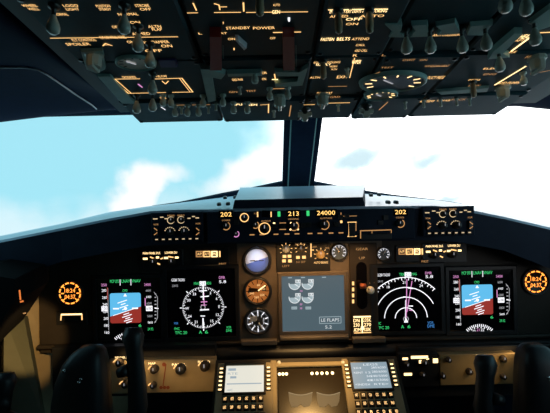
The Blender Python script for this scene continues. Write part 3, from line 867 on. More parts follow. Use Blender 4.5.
# ---------------- landing gear lever
def gear():
    t = thing('gear_lever_panel', 'tall gear lever panel with long dark slot right of the engine display', 'control panel', MAIN.w(*MAIN.p(361, 330), 0))
    b = MB(MAIN); b.pbox(350, 243, 378, 337, .0032, .007, darkbrown, .0015); b.build('faceplate', t)
    u0, u1, v0, v1 = MAIN.r(356.5, 262, 367, 309, .0075); r_ = (u1 - u0) / 2; um = (u0 + u1) / 2
    pts = [(um + r_ * math.cos(R(a)), v1 - r_ + r_ * math.sin(R(a))) for a in range(0, 181, 20)] + [(um + r_ * math.cos(R(a)), v0 + r_ + r_ * math.sin(R(a))) for a in range(180, 361, 20)]
    b = MB(MAIN); b.prism(pts, .004, .0078, glassb); b.build('slot', t)
    b = MB(MAIN)
    a, c = MAIN.p(362, 285, .02); b.tube([MAIN.w(a, c, .0), MAIN.w(a, c, .035)], .004, stemm, 10); b.tube([MAIN.w(a - .008, c, .035), MAIN.w(a + .008, c, .035)], [.0075, .0075], mat('orange_red_lever_end', (.42, .10, .04), .4), 14)
    b.build('lever', t)
    b = MB(MAIN, .007); b.pknob(371.5, 291, 3.4, .016, cream); b.build('flap_knob', t)
    for y in (283.5, 289.5, 295.5, 301.5):
        b = MB(MAIN, .007); b.pbox(352.2, y - 1.8, 354.2, y + 1.8, 0, .002, amber, .0004); b.build('indicator_or_glint', t)
    L = MB(MAIN, .0072)
    L.ptext('UP', 362, 258, 6, 2.4, amberd); L.ptext('OFF', 372, 283, 5, 1.8, amberd); L.ptext('GEAR', 362, 249, 12, 2.4, amberd)
    L.prect(353.5, 316, 372, 317.5, ambers)
    for x, y, w, s in ((356.5, 320.5, 6, 'DN'), (367, 320, 8, '235K'), (356.5, 325, 6, '230'), (362.5, 328, 3, '|'), (367.5, 324.7, 7, '270'), (357, 329.8, 7, '.82M'), (367.5, 329.4, 7, '320K')): L.ptext(s, x, y, w, 3.4, ambers)
    L.pline(362, 318, 362.4, 333, 1.2, ambers); L.pline(354, 333, 372, 332.4, .9, amber)
    L.build('lettering', t)
gear()

# ---------------- clocks
def clock():
    t = thing('panel_clock', 'round clock glowing orange at the left end of the panel', 'clock', MAIN.w(*MAIN.p(70, 293.5), 0), 'glowing clocks at the panel ends')
    u, v = MAIN.p(70, 293.3, .004); k = MAIN.k(70, 293)
    b = MB(MAIN); b.lathe(u, v, [(14 * k, 0), (14 * k, .005), (12.8 * k, .008), (12.2 * k, .004)], black, 32); b.build('bezel', t)
    b = MB(MAIN)
    for i in range(12): b.ring(u, v, 9.6 * k, 10.9 * k, .0046, orange, i * 30 + 4, i * 30 + 26, 96)
    for i in range(4): 
        a = R(45 + 90 * i); b.line(u + 7 * k * math.cos(a), v + 7 * k * math.sin(a), u + 9.6 * k * math.cos(a), v + 9.6 * k * math.sin(a), .8 * k, .0046, orange)
    b.build('minute_ring', t)
    b = MB(MAIN)
    for s, dy in (('18:24', 2.7), ('04:37', -3.4)): b.text(s, u, v + dy * k, 10.5 * k, 4.0 * k, .0047, orange)
    b.prect(61, 293, 64, 294, orange, .0047); b.prect(76.5, 292.7, 79.5, 293.7, orange, .0047)
    b.build('digits', t)
    return t
c1_ = clock()
c2_ = copy_tree(c1_); a_, b_ = MAIN.p(70, 293.3), MAIN.p(534.3, 281.7)
c2_.location = c1_.location + MAIN.u * (b_[0] - a_[0]) + MAIN.v * (b_[1] - a_[1]); c2_['label'] = 'round clock glowing orange at the right end of the panel'

# ---------------- small plates on the main panel
def plate(name, label, x0, y0, x1, y1, draw, group=None, n1=.006, M=black):
    t = thing(name, label, 'control panel', MAIN.w(*MAIN.p((x0 + x1) / 2, y1), 0), group)
    b = MB(MAIN); b.pbox(x0, y0, x1, y1, 0, n1, M, .0012); b.build('faceplate', t)
    draw(t, n1 + .0003)
    return t
def d_tag(t, n):
    L = MB(MAIN, n); L.pline(61, 314.6, 82, 314.2, 1.5, ambers); L.pline(61.2, 314.6, 60.8, 320.5, 1.2, amber); L.pline(81.8, 314.2, 82, 320, 1.2, amber); L.build('lettering', t)
    q = MB(MAIN, n); q.pbox(64, 317.5, 79, 322.5, 0, .006, glassb, .001); q.build('switch_cap', t)
plate('steering_switch_panel', 'small black plate with amber bracket mark under the left clock', 56, 311, 87, 325, d_tag)
def d_sel(dx, dy):
    def d(t, n):
        L = MB(MAIN, n)
        L.ptext('MAIN PANEL DUS', 151.5 + dx, 253.2 + dy, 17, 2.2, ambers); L.ptext('LOWER DU', 171 + dx, 252.6 + dy, 12, 2.2, ambers)
        for x0, x1, y in ((143, 147.5, 258.8), (156, 159, 257.5), (164, 168, 258), (175, 178.5, 257.6)): L.prect(x0 + dx, y - 1.0 + dy, x1 + dx, y + .9 + dy, ambers)
        for x0, y0, x1, y1 in ((150, 257, 154, 258.5), (168, 256.5, 173.5, 257.5), (157, 263, 160, 264.5), (160.5, 259, 163, 258)): L.pline(x0 + dx, y0 + dy, x1 + dx, y1 + dy, 1.2, amber)
        L.build('lettering', t)
        for x, y in ((152.5, 262.5), (171, 262)):
            q = MB(MAIN, n); q.pknob(x + dx, y + dy, 3.2, .015, darkbrown); q.build('selector_knob', t)
    return d
SG = 'display selector plates'
plate('display_selector_panel', 'display selector plate with two knobs above the left navigation display', 140, 250, 183, 270, d_sel(0, 0), SG)
plate('display_selector_panel', 'display selector plate with two knobs above the right flight display', 422.5, 243, 467, 262.5, d_sel(283, -7), SG)
def d_ann(dx, dy):
    def d(t, n):
        for x0, x1, M in ((196, 203, amberd), (203.5, 210.5, amber), (211.5, 217.5, ambers)):
            q = MB(MAIN, n); u0, u1, v0, v1 = MAIN.r(x0 + dx, 251 + dy, x1 + dx, 257 + dy, n); q.frame(u0, u1, v0, v1, .0024, 0, .003, M); q.build('annunciator_light', t)
        L = MB(MAIN, n); L.ptext('A/P', 199.5 + dx, 254 + dy, 4.5, 2.6, amber); L.ptext('A/T', 207 + dx, 254 + dy, 4.5, 2.6, amber); L.ptext('FMC', 214.6 + dx, 254 + dy, 4.2, 2.6, ambers); L.prect(219 + dx, 251 + dy, 220.5 + dx, 257 + dy, amber)
        L.ptext('P/RST', 222.5 + dx, 264 + dy, 7, 2.2, amberd); L.build('lettering', t)
    return d
AG = 'autoflight annunciator plates'
plate('annunciator_panel', 'small plate of lit amber squares above the compass-circle display', 193, 248, 229, 267, d_ann(0, 0), AG)
plate('annunciator_panel', 'small plate of lit amber squares above the nested-arc display', 396, 245.5, 419, 262, d_ann(204 - 1.5, -2.5), AG, )

# ================================================================== lower panels
def lower(label, x0, y0, x1, y1, M, draw, frame=LOWER):
    t = thing('knob_strip', label, 'control panel', frame.w(*frame.p((x0 + x1) / 2, y1), 0), 'panels under the padded ledge')
    b = MB(frame); b.pbox(x0, y0, x1, y1, -.02, .004, M, .002); b.build('faceplate', t)
    draw(t, .0043, frame)
def dl_l(t, n, fr):
    for x, y, r in ((153, 371, 3.6), (152, 387, 2.6), (179.5, 371, 4.6), (204, 368, 4.4), (118, 364, 3.4), (124, 386, 3.4)):
        q = MB(fr, n); q.pknob(x, y, r, .02, darkbrown if r < 4.5 else black); q.pring(x, y, r * 1.25, r * 1.25 + 1, amber, .001, 20, 160); q.build('selector_knob', t)
    L = MB(fr, n)
    for s, x, y, w in (('PANEL', 179, 364.5, 14), ('FLOOD', 204, 361.8, 12), ('MAP', 152, 363.5, 7), ('WEATHER RADAR', 124, 357.5, 18)): L.ptext(s, x, y, w, 2.2, ambers)
    L.pline(166, 364, 163, 386, 1.0, mat('red_brown_mark', (.25, .05, .02), .5)); 
    for x in (161, 164.5, 168): L.pring(x, 387.5, 0, 1.7, mat('red_brown_mark', (.25, .05, .02), .5))
    L.pring(164, 364.5, 0, 2, mat('red_brown_mark', (.25, .05, .02), .5))
    L.build('lettering', t)
lower('tan lower panel with dark knobs left of the left keypad unit', 108, 360, 216, 393, tan, dl_l)
def dl_r(t, n, fr):
    for x, y, r in ((444, 377, 2.6), (471, 373, 3.0), (505, 360, 3), (505, 378, 2.6), (450, 361, 2.4)):
        q = MB(fr, n); q.pknob(x, y, r, .014, darkbrown); q.build('selector_knob', t)
    L = MB(fr, n); L.ptext('FLOOD', 481, 355.5, 10, 2, ambers); L.ptext('PANEL', 471, 372, 4, 4, amber); L.build('lettering', t)
lower('tan lower panel behind the right yoke', 440, 354, 516, 385, mat('olive_lining', (.20, .15, .07), .6, noise=.15), dl_r)
def dl_c(t, n, fr):
    L = MB(fr, n)
    for x0, x1, y0, y1 in ((402.5, 408, 357.6, 360), (411, 428, 355.8, 358.6), (433, 438, 358.5, 363), (419, 424, 360, 363.4), (404, 412, 373, 375.6)): L.prect(x0, y0, x1, y1, ambers)
    L.pline(419, 362, 429, 358.8, 1.0, ambers); L.build('lettering', t)
    for x, y, r in ((426, 364, 3), (408, 366, 2.5), (424, 376, 2.6)):
        q = MB(fr, n); q.pknob(x, y, r, .014, black); q.build('selector_knob', t)
lower('black lower panel with bright amber marks right of the right keypad unit', 399, 354, 439, 387, black, dl_c)

# ================================================================== centre keypad units and lower display
ped = thing('centre_console', 'amber-lit sloping console frame between the two keypad units', 'console', CDUF.w(0, -.3, 0))
b = MB(CDUF)
u0 = CDUF.p(215, 362)[0]; u1 = CDUF.p(398, 358)[0]
b.box(u0, u1, -.34, .012, -.05, -.012, darkbrown); b.build('bed', ped)
b = MB(CDUF); b.pbox(274, 361.5, 346, 366, -.012, .004, tan, .002); b.build('crossbar', ped)
for xa_, xb_ in ((270.5, 276.5), (342, 347.5)):
    b = MB(CDUF); a = CDUF.p(xa_, 363)[0]; c = CDUF.p(xb_, 363)[0]
    b.box(a, c, -.30, 0, -.012, .004, tan, .002); b.build('side_rail', ped)
b = MB(); b.wbox(CDUF.o.x + u0, CDUF.o.x + u1, .86, 1.10, .0, CDUF.w(0, -.33, -.05).z + .0, black); b.build('pedestal_base', ped)
for px in (279, 343):
    b = MB(CDUF); b.pknob(px, 362, 1.8, .008, cream); b.build('screw', ped)

def cdu(label, corners, lines, warm):
    # corners: screen pixels tl,tr,bl,br
    (tlx, tly), (trx, try_), (blx, bly), (brx, bry) = corners
    t = thing('keypad_display_unit', label, 'keypad', CDUF.w(*CDUF.p((blx + brx) / 2, bly + 20), 0), 'keypad display units on the centre console')
    P = [CDUF.p(*c) for c in ((blx, bly), (brx, bry), (trx, try_), (tlx, tly))]
    ua = (P[0][0] + P[3][0]) / 2; ub = (P[1][0] + P[2][0]) / 2; va = (P[0][1] + P[1][1]) / 2; vb = (P[2][1] + P[3][1]) / 2
    w, h = ub - ua, vb - va
    mg = w * .235
    b = MB(CDUF); b.box(ua - mg, ub + mg, va - .20, vb + h * .13, -.0115, .006, tan, .002); b.build('faceplate', t)
    b = MB(CDUF); b.frame(ua - .005, ub + .005, va - .005, vb + .009, .005, .004, .011, darkbrown, .001); b.build('screen_bezel', t)
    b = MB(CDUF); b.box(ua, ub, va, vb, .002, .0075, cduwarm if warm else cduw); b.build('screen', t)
    b = MB(CDUF); n = .0079; cdub = em('grey_blue_display_text', (.34, .42, .48), 1.0) if warm else em('pale_display_text', (.80, .86, .90), 1.0)
    for (fx, fy, fw, fh, s) in lines:
        if s == '-': b.poly([(ua + w * fx, vb - h * fy - h * fh), (ua + w * (fx + fw), vb - h * fy - h * fh), (ua + w * (fx + fw), vb - h * fy), (ua + w * fx, vb - h * fy)], n, cdub)
        else: b.text(s, ua + w * (fx + fw / 2), vb - h * (fy + fh / 2), w * fw, h * fh, n, cdub)
    b.build('screen_text', t)
    # line keys each side
    for sx in (-1, 1):
        for i in range(6):
            cx = (ua - mg * .52) if sx < 0 else (ub + mg * .52); cy = vb - h * (.12 + .155 * i)
            q = MB(CDUF); q.box(cx - mg * .26, cx + mg * .26, cy - h * .04, cy + h * .04, .004, .011, darkbrown, .0015)
            q.poly([(cx - mg * .18, cy - h * .028), (cx + mg * .18, cy - h * .028), (cx + mg * .18, cy + h * .028), (cx - mg * .18, cy + h * .028)], .0113, ambers); q.build('line_key', t)
    names = ['INIT', 'RTE', 'CLB', 'CRZ', 'DES', 'MENU', 'LEGS', 'DEP', 'HOLD', 'PROG', 'EXEC', 'N1', 'FIX', 'A', 'B', 'C', 'D', 'E', 'PREV', 'NEXT', 'F', 'G', 'H', 'I', 'J', '1', '2', '3', 'K', 'L', 'M', 'N', 'O']
    # rows of keys
    rows = [(6, 0), (6, 1), (7, 2), (7, 3), (7, 4)]
    j = 0
    for cnt, rI in rows:
        for i in range(cnt):
            cx = ua - mg * .25 + (w + mg * .5) * (i + .5) / cnt * (1 if cnt == 7 else .96); cy = va - .016 - rI * .0205
            q = MB(CDUF); q.box(cx - .0062, cx + .0062, cy - .0075, cy + .0075, .004, .011, darkbrown, .0018)
            q.text(names[j % len(names)], cx, cy, .0068 if len(names[j % len(names)]) > 1 else .0055, .0072, .0114, em('orange_backlit_key', (1, .58, .22), 2.4)); j += 1
            q.build('key', t)
    return t
cdu('keypad display unit with warm glare on its screen, left of the console', ((226.5, 367.5), (263.5, 366.5), (225, 394.5), (264.5, 393.5)),
    [(.06, .10, .2, .09, '-'), (.05, .26, .26, .08, 'RTE'), (.12, .40, .16, .08, '-'), (.04, .66, .9, .04, '-'), (.06, .86, .14, .08, '<')], True)
cdu('keypad display unit with rows of text on its screen, right of the console', ((350, 365), (385.5, 362.5), (354, 391.5), (391.5, 389)),
    [(.35, .05, .4, .08, 'LEGS'), (.06, .18, .22, .07, '204'), (.55, .17, .4, .08, '280/6200'), (.55, .33, .4, .08, '280/6000'), (.06, .36, .25, .07, 'KENT'), (.38, .36, .14, .07, '12'), (.38, .5, .14, .07, '30'), (.5, .49, .45, .08, '240/5000'), (.38, .65, .14, .07, '8'), (.5, .64, .45, .08, '210/3000'), (.05, .8, .4, .07, '<INDEX'), (.55, .8, .38, .07, 'RTE>')], False)

def lower_du():
    t = thing('lower_display_unit', 'dark lower display with a row of bright dots between the keypad units', 'display', CDUF.w(*CDUF.p(309, 400), 0))
    a = CDUF.p(278, 368)[0]; c = CDUF.p(341, 366)[0]; vt = CDUF.p(310, 368)[1]
    b = MB(CDUF); b.box(a, c, -.26, vt, -.0115, -.002, mat('dark_amber_glass', (.02, .014, .008), .18)); b.build('screen', t)
    for x in (279.5, 283, 286.5, 312, 317, 322, 327, 332.5):  # glowing dots stand for lights reflected in the screen glass
        q = MB(CDUF); u, v = CDUF.p(x, 373.8 - (x - 280) * .02); q.lathe(u, v, [(.0038, -.004), (.0038, -.0005), (.0028, .001), (.0001, .0015)], glintw, 12); q.build('indicator_or_glint', t)
    for x0, x1 in ((288.5, 312.5), (316.5, 340)):  # two pale cup-shaped outlines on the screen
        q = MB(CDUF); pts = []
        def pp(x, y): return CDUF.p(x, y, -.0015)
        w_ = x1 - x0
        top = [pp(x0 + w_ * f_, 392.5 + 2.6 * math.sin(math.pi * f_)) for f_ in [i / 8 for i in range(9)]]
        bot = [pp(x1 - .7, 401), pp(x1 - 3, 406), pp(x1 - w_ * .36, 407), pp(x0 + w_ * .5, 404), pp(x0 + w_ * .36, 407), pp(x0 + 3, 407), pp(x0 + .7, 401)]
        q.raw([CDUF.w(u, v, -.0014) for u, v in top + bot], [list(range(len(top) + len(bot)))], dimp)
        for i in range(8): q.line(*top[i], *top[i + 1], .0022, -.0009, em('dim_edge_light', (.2, .18, .12), .8))
        q.build('grey_shape', t)
    return t
lower_du()

# ================================================================== side console block at far left
t = thing('side_pod', 'dark padded pod with orange mark against the left tan lining', 'console', at(10, 310, 1.08))
b = MB()
ring_ = []
rows = []
for d, sc_ in ((1.20, .86), (1.17, 1.0), (1.10, 1.03), (1.02, 1.0)):
    outl = [(-45, 268), (5, 262), (37.5, 268), (38, 288), (30, 300), (19, 317), (4, 338), (-30, 352), (-60, 340), (-45, 268)]
    rows.append([at(0 + x * sc_, 300 + (y - 300) * sc_, 1.12) + Vector((0, d - 1.12, 0)) for x, y in outl])
pad = mat('black_padding', (.006, .006, .007), .9, spec=.1, bump=.3)
b.loft(rows, pad, False); b.raw(rows[-1][:-1], [list(range(9))], pad)
b.build('pod_shell', t)
q_ = MB(); gg = mat('grey_green_console_paint', (.07, .075, .045), .7, noise=.15, bump=.2)
q_.loft([[at(2, 318, 1.15), at(0, 430, 1.04), at(0, 560, .92)], [at(17, 318, 1.18), at(37, 425, 1.09), at(60, 560, 1.0)], [at(20, 318, 1.22), at(38.5, 425, 1.17), at(60, 560, 1.10)]], gg, False)
o = q_.build('side_console', loc=at(10, 470, 1.1)); o.modifiers.new('t', 'SOLIDIFY').thickness = -.02
tag(o, 'grey-green side console slab below the dark padded pod at far left', 'console')
b = MB(Frame(at(20, 305, 1.015), XR, UP0), .004)
b.pline(19.5, 290, 20.5, 300, 1.6, em('dim_orange_light', (1, .25, .05), .9)); b.pline(20, 302, 23.5, 301, 1.6, em('dim_orange_light', (1, .25, .05), .9)); b.pline(23, 313.5, 26, 313, 1.2, amberd)
b.build('orange_mark', t)

# ================================================================== yokes
def yoke(hx, hy, sx, hr, hl, label, gx):
    """hub seen at hx, hy; sx = side of the raised grip"""
    d = .93
    o = at(hx, hy, d)
    t = thing('control_yoke', label, 'control yoke', Vector((o.x, o.y, o.z - .05)), 'black control yokes')
    k = d / F
    def q(dx, dy, dd=0.0): return o + XR * (dx * k * sx) + UP0 * (-dy * k) + FWD * dd
    b = MB(); rows = []
    prof = [(-54.5, 3, .006, 9), (-53, 10, .020, 8), (-48, 15.5, .03, 6), (-38, 20.5, .038, 3), (-20, 25, .042, 0), (0, 27, .044, -2), (25, 29, .045, -2), (50, 26, .044, -2)]
    for dy, hw, th, cx in prof:
        r_ = []
        for i in range(21):
            a = 2 * math.pi * i / 20
            c_, s_ = math.cos(a), math.sin(a)
            ex = .62
            r_.append(q(math.copysign(abs(c_) ** ex, c_) * hw + cx, dy, math.copysign(abs(s_) ** ex, s_) * th))
        rows.append(r_)
    b.loft(rows, black, True)
    b.raw(rows[0][:-1], [list(range(20))], black); b.raw(rows[-1][:-1], [list(range(20))], black); b.build('hub', t)
    for dx, dy in ((-10, -36), (6, -28), (4, -25)):
        f_ = Frame(q(dx, dy, -.040), XR, UP0); b = MB(f_); b.lathe(0, 0, [(.0035, -.004), (.0035, .002), (.002, .0035), (.0001, .0035)], chrome, 10)
        b.build('screw', t)
    for g, h0 in ((1, hr), (-1, hl)):
        b = MB(); x0 = gx if g > 0 else -78
        pts = [q(g * 20, 34, 0), q(g * 36, 32, -.005), q(x0 - g * 2, 24, -.012), q(x0 + 2 * g, 4, -.014), q(x0 + 1 * g, h0 + 34, -.014), q(x0 - 1 * g, h0 + 15, -.012), q(x0 - 2 * g, h0 + 4, -.01), q(x0 - 2 * g, h0 - 4, -.006)]
        b.tube(pts, [.014, .016, .019, .021, .018, .018, .024, .017], black, 16)
        b.build('grip', t)
        b = MB(); b.tube([q(x0 - g * 16, h0 + 38, -.022), q(x0 - g * 6, h0 + 36, -.02)], [.010, .013], black, 12); b.build('trim_switch', t)
    b = MB(); b.tube([q(2, 40, .02), q(2, 120, .10), q(2, 330, .16)], [.03, .032, .04], black, 16); b.build('column', t)
    return t
yoke(84, 400, 1, -68, -26, 'black control yoke with rounded hub in front of the left clock', 54)
yoke(543, 398, -1, -41, -26, 'black control yoke at the right, in front of the right lower panel', 61)

# ================================================================== overhead
OV = OVER
oh = thing('overhead_housing', 'dark overhead housing that carries all the switch modules', 'overhead panel', OV.w(0, .2, -.05))
ul = -.415 - OV.o.x; ur = .415 - OV.o.x
b = MB(OV); b.box(ul, ur, -.004, .80, -.10, -.012, black, .004); b.build('housing_shell', oh)

def fu(px): return OV.p(px, 114)[0]
cols = [('c1', fu(132), fu(221)), ('c2', fu(222.5), fu(302)), ('c3', fu(303.5), fu(351)), ('c4', fu(352.5), fu(407)), ('c5', fu(408.5), fu(494))]
def fv(py): return OV.p(300, py)[1]
rowsd = [('r1', fv(117.5), fv(97)), ('r2', fv(96), fv(57.5)), ('r3', fv(56.5), fv(-14))]
lab = {'c1r1': 'forward overhead module with stubby toggles above the left windscreen, leftmost', 'c1r2': 'overhead module with slanted amber outlines and a pale oval gauge',
       'c1r3': 'overhead module with two hanging toggles and a long amber line, far left', 'c2r1': 'forward overhead module with white-lit toggles left of the windscreen pillar',
       'c2r2': 'overhead module holding the lower ends of two dark red handles', 'c2r3': 'overhead module with long amber line and two dark red handles',
       'c3r1': 'forward overhead module with round knob directly above the windscreen pillar', 'c3r2': 'overhead module with two short amber-lit toggles right of the red handles',
       'c3r3': 'overhead module with brightest amber lettering and two amber-lit toggles', 'c4r1': 'forward overhead module with cross-shaped knob right of the windscreen pillar',
       'c4r2': 'overhead module with two oval gauges, large and small', 'c4r3': 'overhead module with pale brackets and two pear-shaped toggles',
       'c5r1': 'forward overhead module with tiny toggles at the right end', 'c5r2': 'overhead module with slanted amber stroke and blunt knob on the right',
       'c5r3': 'overhead module with bright amber diagonal patch, far right'}
MOD = {}
offs = {'c1r1': .004, 'c1r2': .0, 'c1r3': .002, 'c2r1': .006, 'c2r2': .001, 'c2r3': -.002, 'c3r1': .003, 'c3r2': 0, 'c3r3': .001, 'c4r1': .006, 'c4r2': .003, 'c4r3': -.003, 'c5r1': .004, 'c5r2': .001, 'c5r3': -.001}
for cn, a, c in cols:
    for rn, d, e in rowsd:
        key = cn + rn; n = offs[key]
        t = thing('overhead_module', lab[key], 'switch panel', OV.w((a + c) / 2, (d + e) / 2, n), 'switch modules of the overhead')
        q = MB(OV); q.box(a, c, d, e, -.0118, n, over, .003)
        q.build('faceplate', t)
        MOD[key] = (t, n, a, c, d, e, MB(OV, n))
        for su, sv in ((a + .007, d + .008), (c - .007, d + .008), (a + .007, e - .01), (c - .007, e - .01)):
            s_ = MB(OV, n); s_.lathe(su, sv, [(.0035, 0), (.0035, .0012), (.0001, .0016)], screw, 10); s_.build('screw', t)
def find(px, py):
    u, v = OV.p(px, py)
    best, bd = None, 1e9
    for k_, M_ in MOD.items():
        du_ = max(M_[2] - u, 0, u - M_[3]); dv_ = max(M_[4] - v, 0, v - M_[5])
        if du_ + dv_ < bd: best, bd = k_, du_ + dv_
    return MOD[best]
# toggle switch, built once per size, then copied
_tg = {}
def toggle_mesh(kind):
    if kind in _tg: return _tg[kind]
    fr = Frame(Vector((0, 0, 0)), OV.u, OV.v); q = MB(fr)
    if kind == 'pear':
        q.lathe(0, 0, [(.0065, 0), (.0065, .003), (.004, .004), (.0026, .006), (.0026, .013)], stemm, 12)
        q.lathe(0, 0, [(.0026, .012), (.0040, .016), (.0060, .021), (.0072, .026), (.0066, .030), (.004, .0325), (.0001, .033)], bulb, 16)
    elif kind == 'amber':
        q.lathe(0, 0, [(.0065, 0), (.0065, .003), (.004, .004)], stemm, 12)
        q.lathe(0, 0, [(.003, .003), (.0042, .010), (.0046, .020), (.0042, .026), (.002, .028), (.0001, .0282)], mat('amber_lit_toggle_tint', (.42, .30, .18), .35), 14)  # amber light on these toggles is put into their base colour
    elif kind == 'stub':
        q.lathe(0, 0, [(.0055, 0), (.0055, .003), (.003, .004), (.003, .008), (.0052, .011), (.0056, .017), (.004, .020), (.0001, .0205)], bulb, 14)
    elif kind == 'tiny':
        q.lathe(0, 0, [(.004, 0), (.004, .002), (.002, .003), (.0024, .010), (.0028, .013), (.0001, .014)], bulb, 10)
    elif kind == 'knob':
        q.lathe(0, 0, [(.013, 0), (.013, .004), (.0105, .005), (.0098, .017), (.0085, .0195), (.0001, .0195)], bulb, 10, False)
        q.box(-.0028, .0028, -.0125, .0125, .008, .023, bulb, .001)
    elif kind == 'cross':
        q.lathe(0, 0, [(.011, 0), (.011, .003), (.006, .004), (.006, .012)], stemm, 14)
        q.box(-.013, .013, -.004, .004, .008, .016, bulb, .0015); q.box(-.0055, .0055, -.005, .005, .010, .024, bulb, .002)
    o = q.build('toggle_switch' if kind not in ('knob', 'cross') else 'rotary_knob')
    _tg[kind] = [o, False]
    return _tg[kind]
hts = {'pear': .033, 'amber': .0282, 'stub': .0205, 'tiny': .014, 'knob': .0195, 'cross': .024}
def sw(px, py, kind='pear'):
    """switch whose tip shows at that pixel"""
    M_ = find(px, py - 12); h = hts[kind]
    u, v = OV.p(px, py - 3, h + M_[1])
    M_ = min(MOD.values(), key=lambda q: max(q[2] - u, 0, u - q[3]) + max(q[4] - v, 0, v - q[5]))
    c = toggle_mesh(kind)
    o = c[0]
    if c[1]: o = o.copy(); COL.objects.link(o)
    c[1] = True
    t = M_[0]; o.parent = t
    o.location = OV.w(u, v, M_[1]) - t.location
def ln(x0, y0, x1, y1, w=1.2, M=amber):
    q = find((x0 + x1) / 2, (y0 + y1) / 2)[6]; q.pline(x0, y0, x1, y1, w, M)
def tx(s, x0, x1, y, h=2.6, M=amber):
    q = find((x0 + x1) / 2, y)[6]; q.ptext(s, (x0 + x1) / 2, y, x1 - x0, h, M)
def block(name, pts, h, M, mod=None):
    cx = sum(p[0] for p in pts) / len(pts); cy = sum(p[1] for p in pts) / len(pts)
    m_ = find(cx, cy); q = MB(OV, m_[1]); P = [OV.p(x, y, h + m_[1]) for x, y in pts]
    ar = sum(P[i][0] * P[(i + 1) % len(P)][1] - P[(i + 1) % len(P)][0] * P[i][1] for i in range(len(P)))
    if ar < 0: P.reverse()
    q.prism(P, -.002, h, M, .002); return q.build(name, m_[0])
def og(px, py, rx, ry, face, name='oval_gauge'):
    m_ = find(px, py); q = MB(OV, m_[1]); u, v = OV.p(px, py, .006 + m_[1]); r = rx * OV.k(px, py); s = ry * OV.kv(px, py) / r
    q.lathe(u, v, [(r * 1.08, 0), (r * 1.05, .006), (r * .98, .007), (r * .93, .004)], overlip, 32, sq=s)
    o = q.build('round_dial', m_[0])
    q = MB(OV, m_[1]); P = [(u + r * .94 * math.cos(R(a)), v + r * .94 * s * math.sin(R(a))) for a in range(0, 360, 12)]
    q.poly(P, .0045, face); 
    for a in range(-30, 211, 30):
        q.line(u + r * .66 * math.cos(R(a)), v + r * .66 * s * math.sin(R(a)), u + r * .88 * math.cos(R(a)), v + r * .88 * s * math.sin(R(a)), .0022, .005, ambers if face is not cream else black)
    q.line(u, v, u + r * .6 * math.cos(R(130)), v + r * .6 * s * math.sin(R(130)), .003, .006, whited)
    q.build('dial_face', o)

# --- left column
for s, x0, x1, y in (('WHEEL', 22, 37, 5.6), ('WELL', 28, 39, 9), ('LOGO', 63, 78, 5.6), ('LIGHT', 66, 79, 9.2), ('POSITION', 96, 110, 6), ('STEADY', 99, 111, 9.2), ('STROBE', 135, 149, 5.6), ('OFF', 140, 151, 9.2),
                     ('NORMAL', 54, 68, 14.4), ('NORMAL', 118, 138, 14.2), ('ON', 130, 140, 22.4), ('OFF', 112, 119, 27), ('ALTN', 148, 161, 26.6), ('FLAP', 152, 162, 29.4), ('ARMED', 132, 150, 33.8),
                     ('FLT CONTROL', 72, 96, 40), ('SPOILER', 66, 90, 44.2), ('A', 101, 112, 44.6), ('ON', 127, 134, 42), ('YAW', 142, 148, 42.6), ('DAMPER', 152, 169, 42), ('ON', 161, 172, 46), ('OFF', 145, 162, 50.8),
                     ('CROSSFEED', 122, 136, 77.2), ('FUEL PUMP', 156, 167, 76.4), ('CENTER', 160, 166, 98)):
    tx(s, x0, x1, y, 2.6 if y < 60 else 2.0, amber)
ln(50, 38.2, 178, 36.8, 1.0); tx('FLT CONTROL PANEL', 100, 126, 37.4, 2.8, amber)
for p in ((112, 79.2, 140, 78.8), (155, 79, 182.5, 78.2), (128, 93.4, 147, 93), (147, 93, 166, 92.5), (172, 92.4, 193, 92)): ln(*p, 1.1)
ln(112.4, 79.4, 128.4, 93.4, 1.2); ln(115.4, 79.4, 131, 93.2, .9); ln(182, 78.4, 193, 92.2, 1.2); ln(179.5, 78.6, 190.3, 92.2, .7)
ln(138, 84, 142.4, 87.5, 1.6, mag); ln(162, 81, 165.5, 84, 1.0); ln(168.5, 81, 165.5, 84, 1.0)
ln(161, 107, 165.5, 110, 1.1, white); ln(171, 105.3, 185, 105, .9, amberd); ln(192, 105, 198, 104.8, .9, amberd); ln(203, 104.8, 210, 104.6, .9, amberd)
for x, y, k_ in ((53, 37, 'pear'), (124, 36.5, 'pear'), (138, 54.5, 'pear'), (150, 70.5, 'pear'), (152.5, 97, 'pear'), (136.5, 118.5, 'pear'), (152.5, 116.5, 'pear'), (163, 109, 'stub'), (175, 119.5, 'stub'), (181.5, 117.5, 'tiny'),
                 (187.5, 119, 'stub'), (198.5, 119, 'stub'), (208.5, 117, 'tiny'), (203, 112, 'stub'), (171, 112, 'stub'), (94, 70, 'knob')): sw(x, y, k_)
og(136, 64.5, 19, 6.6, cream)
block('guard_bracket', [(80, 51), (103, 50), (106, 70), (97, 74), (86, 70)], .006, overlip)
block('guard_bracket', [(97, 76), (110, 76), (136, 104), (124, 106)], .004, overlip)
block('blue_cap', [(157, 60), (176, 60), (178, 68), (160, 68)], .005, mat('dark_blue_cap', (.01, .025, .14), .35))
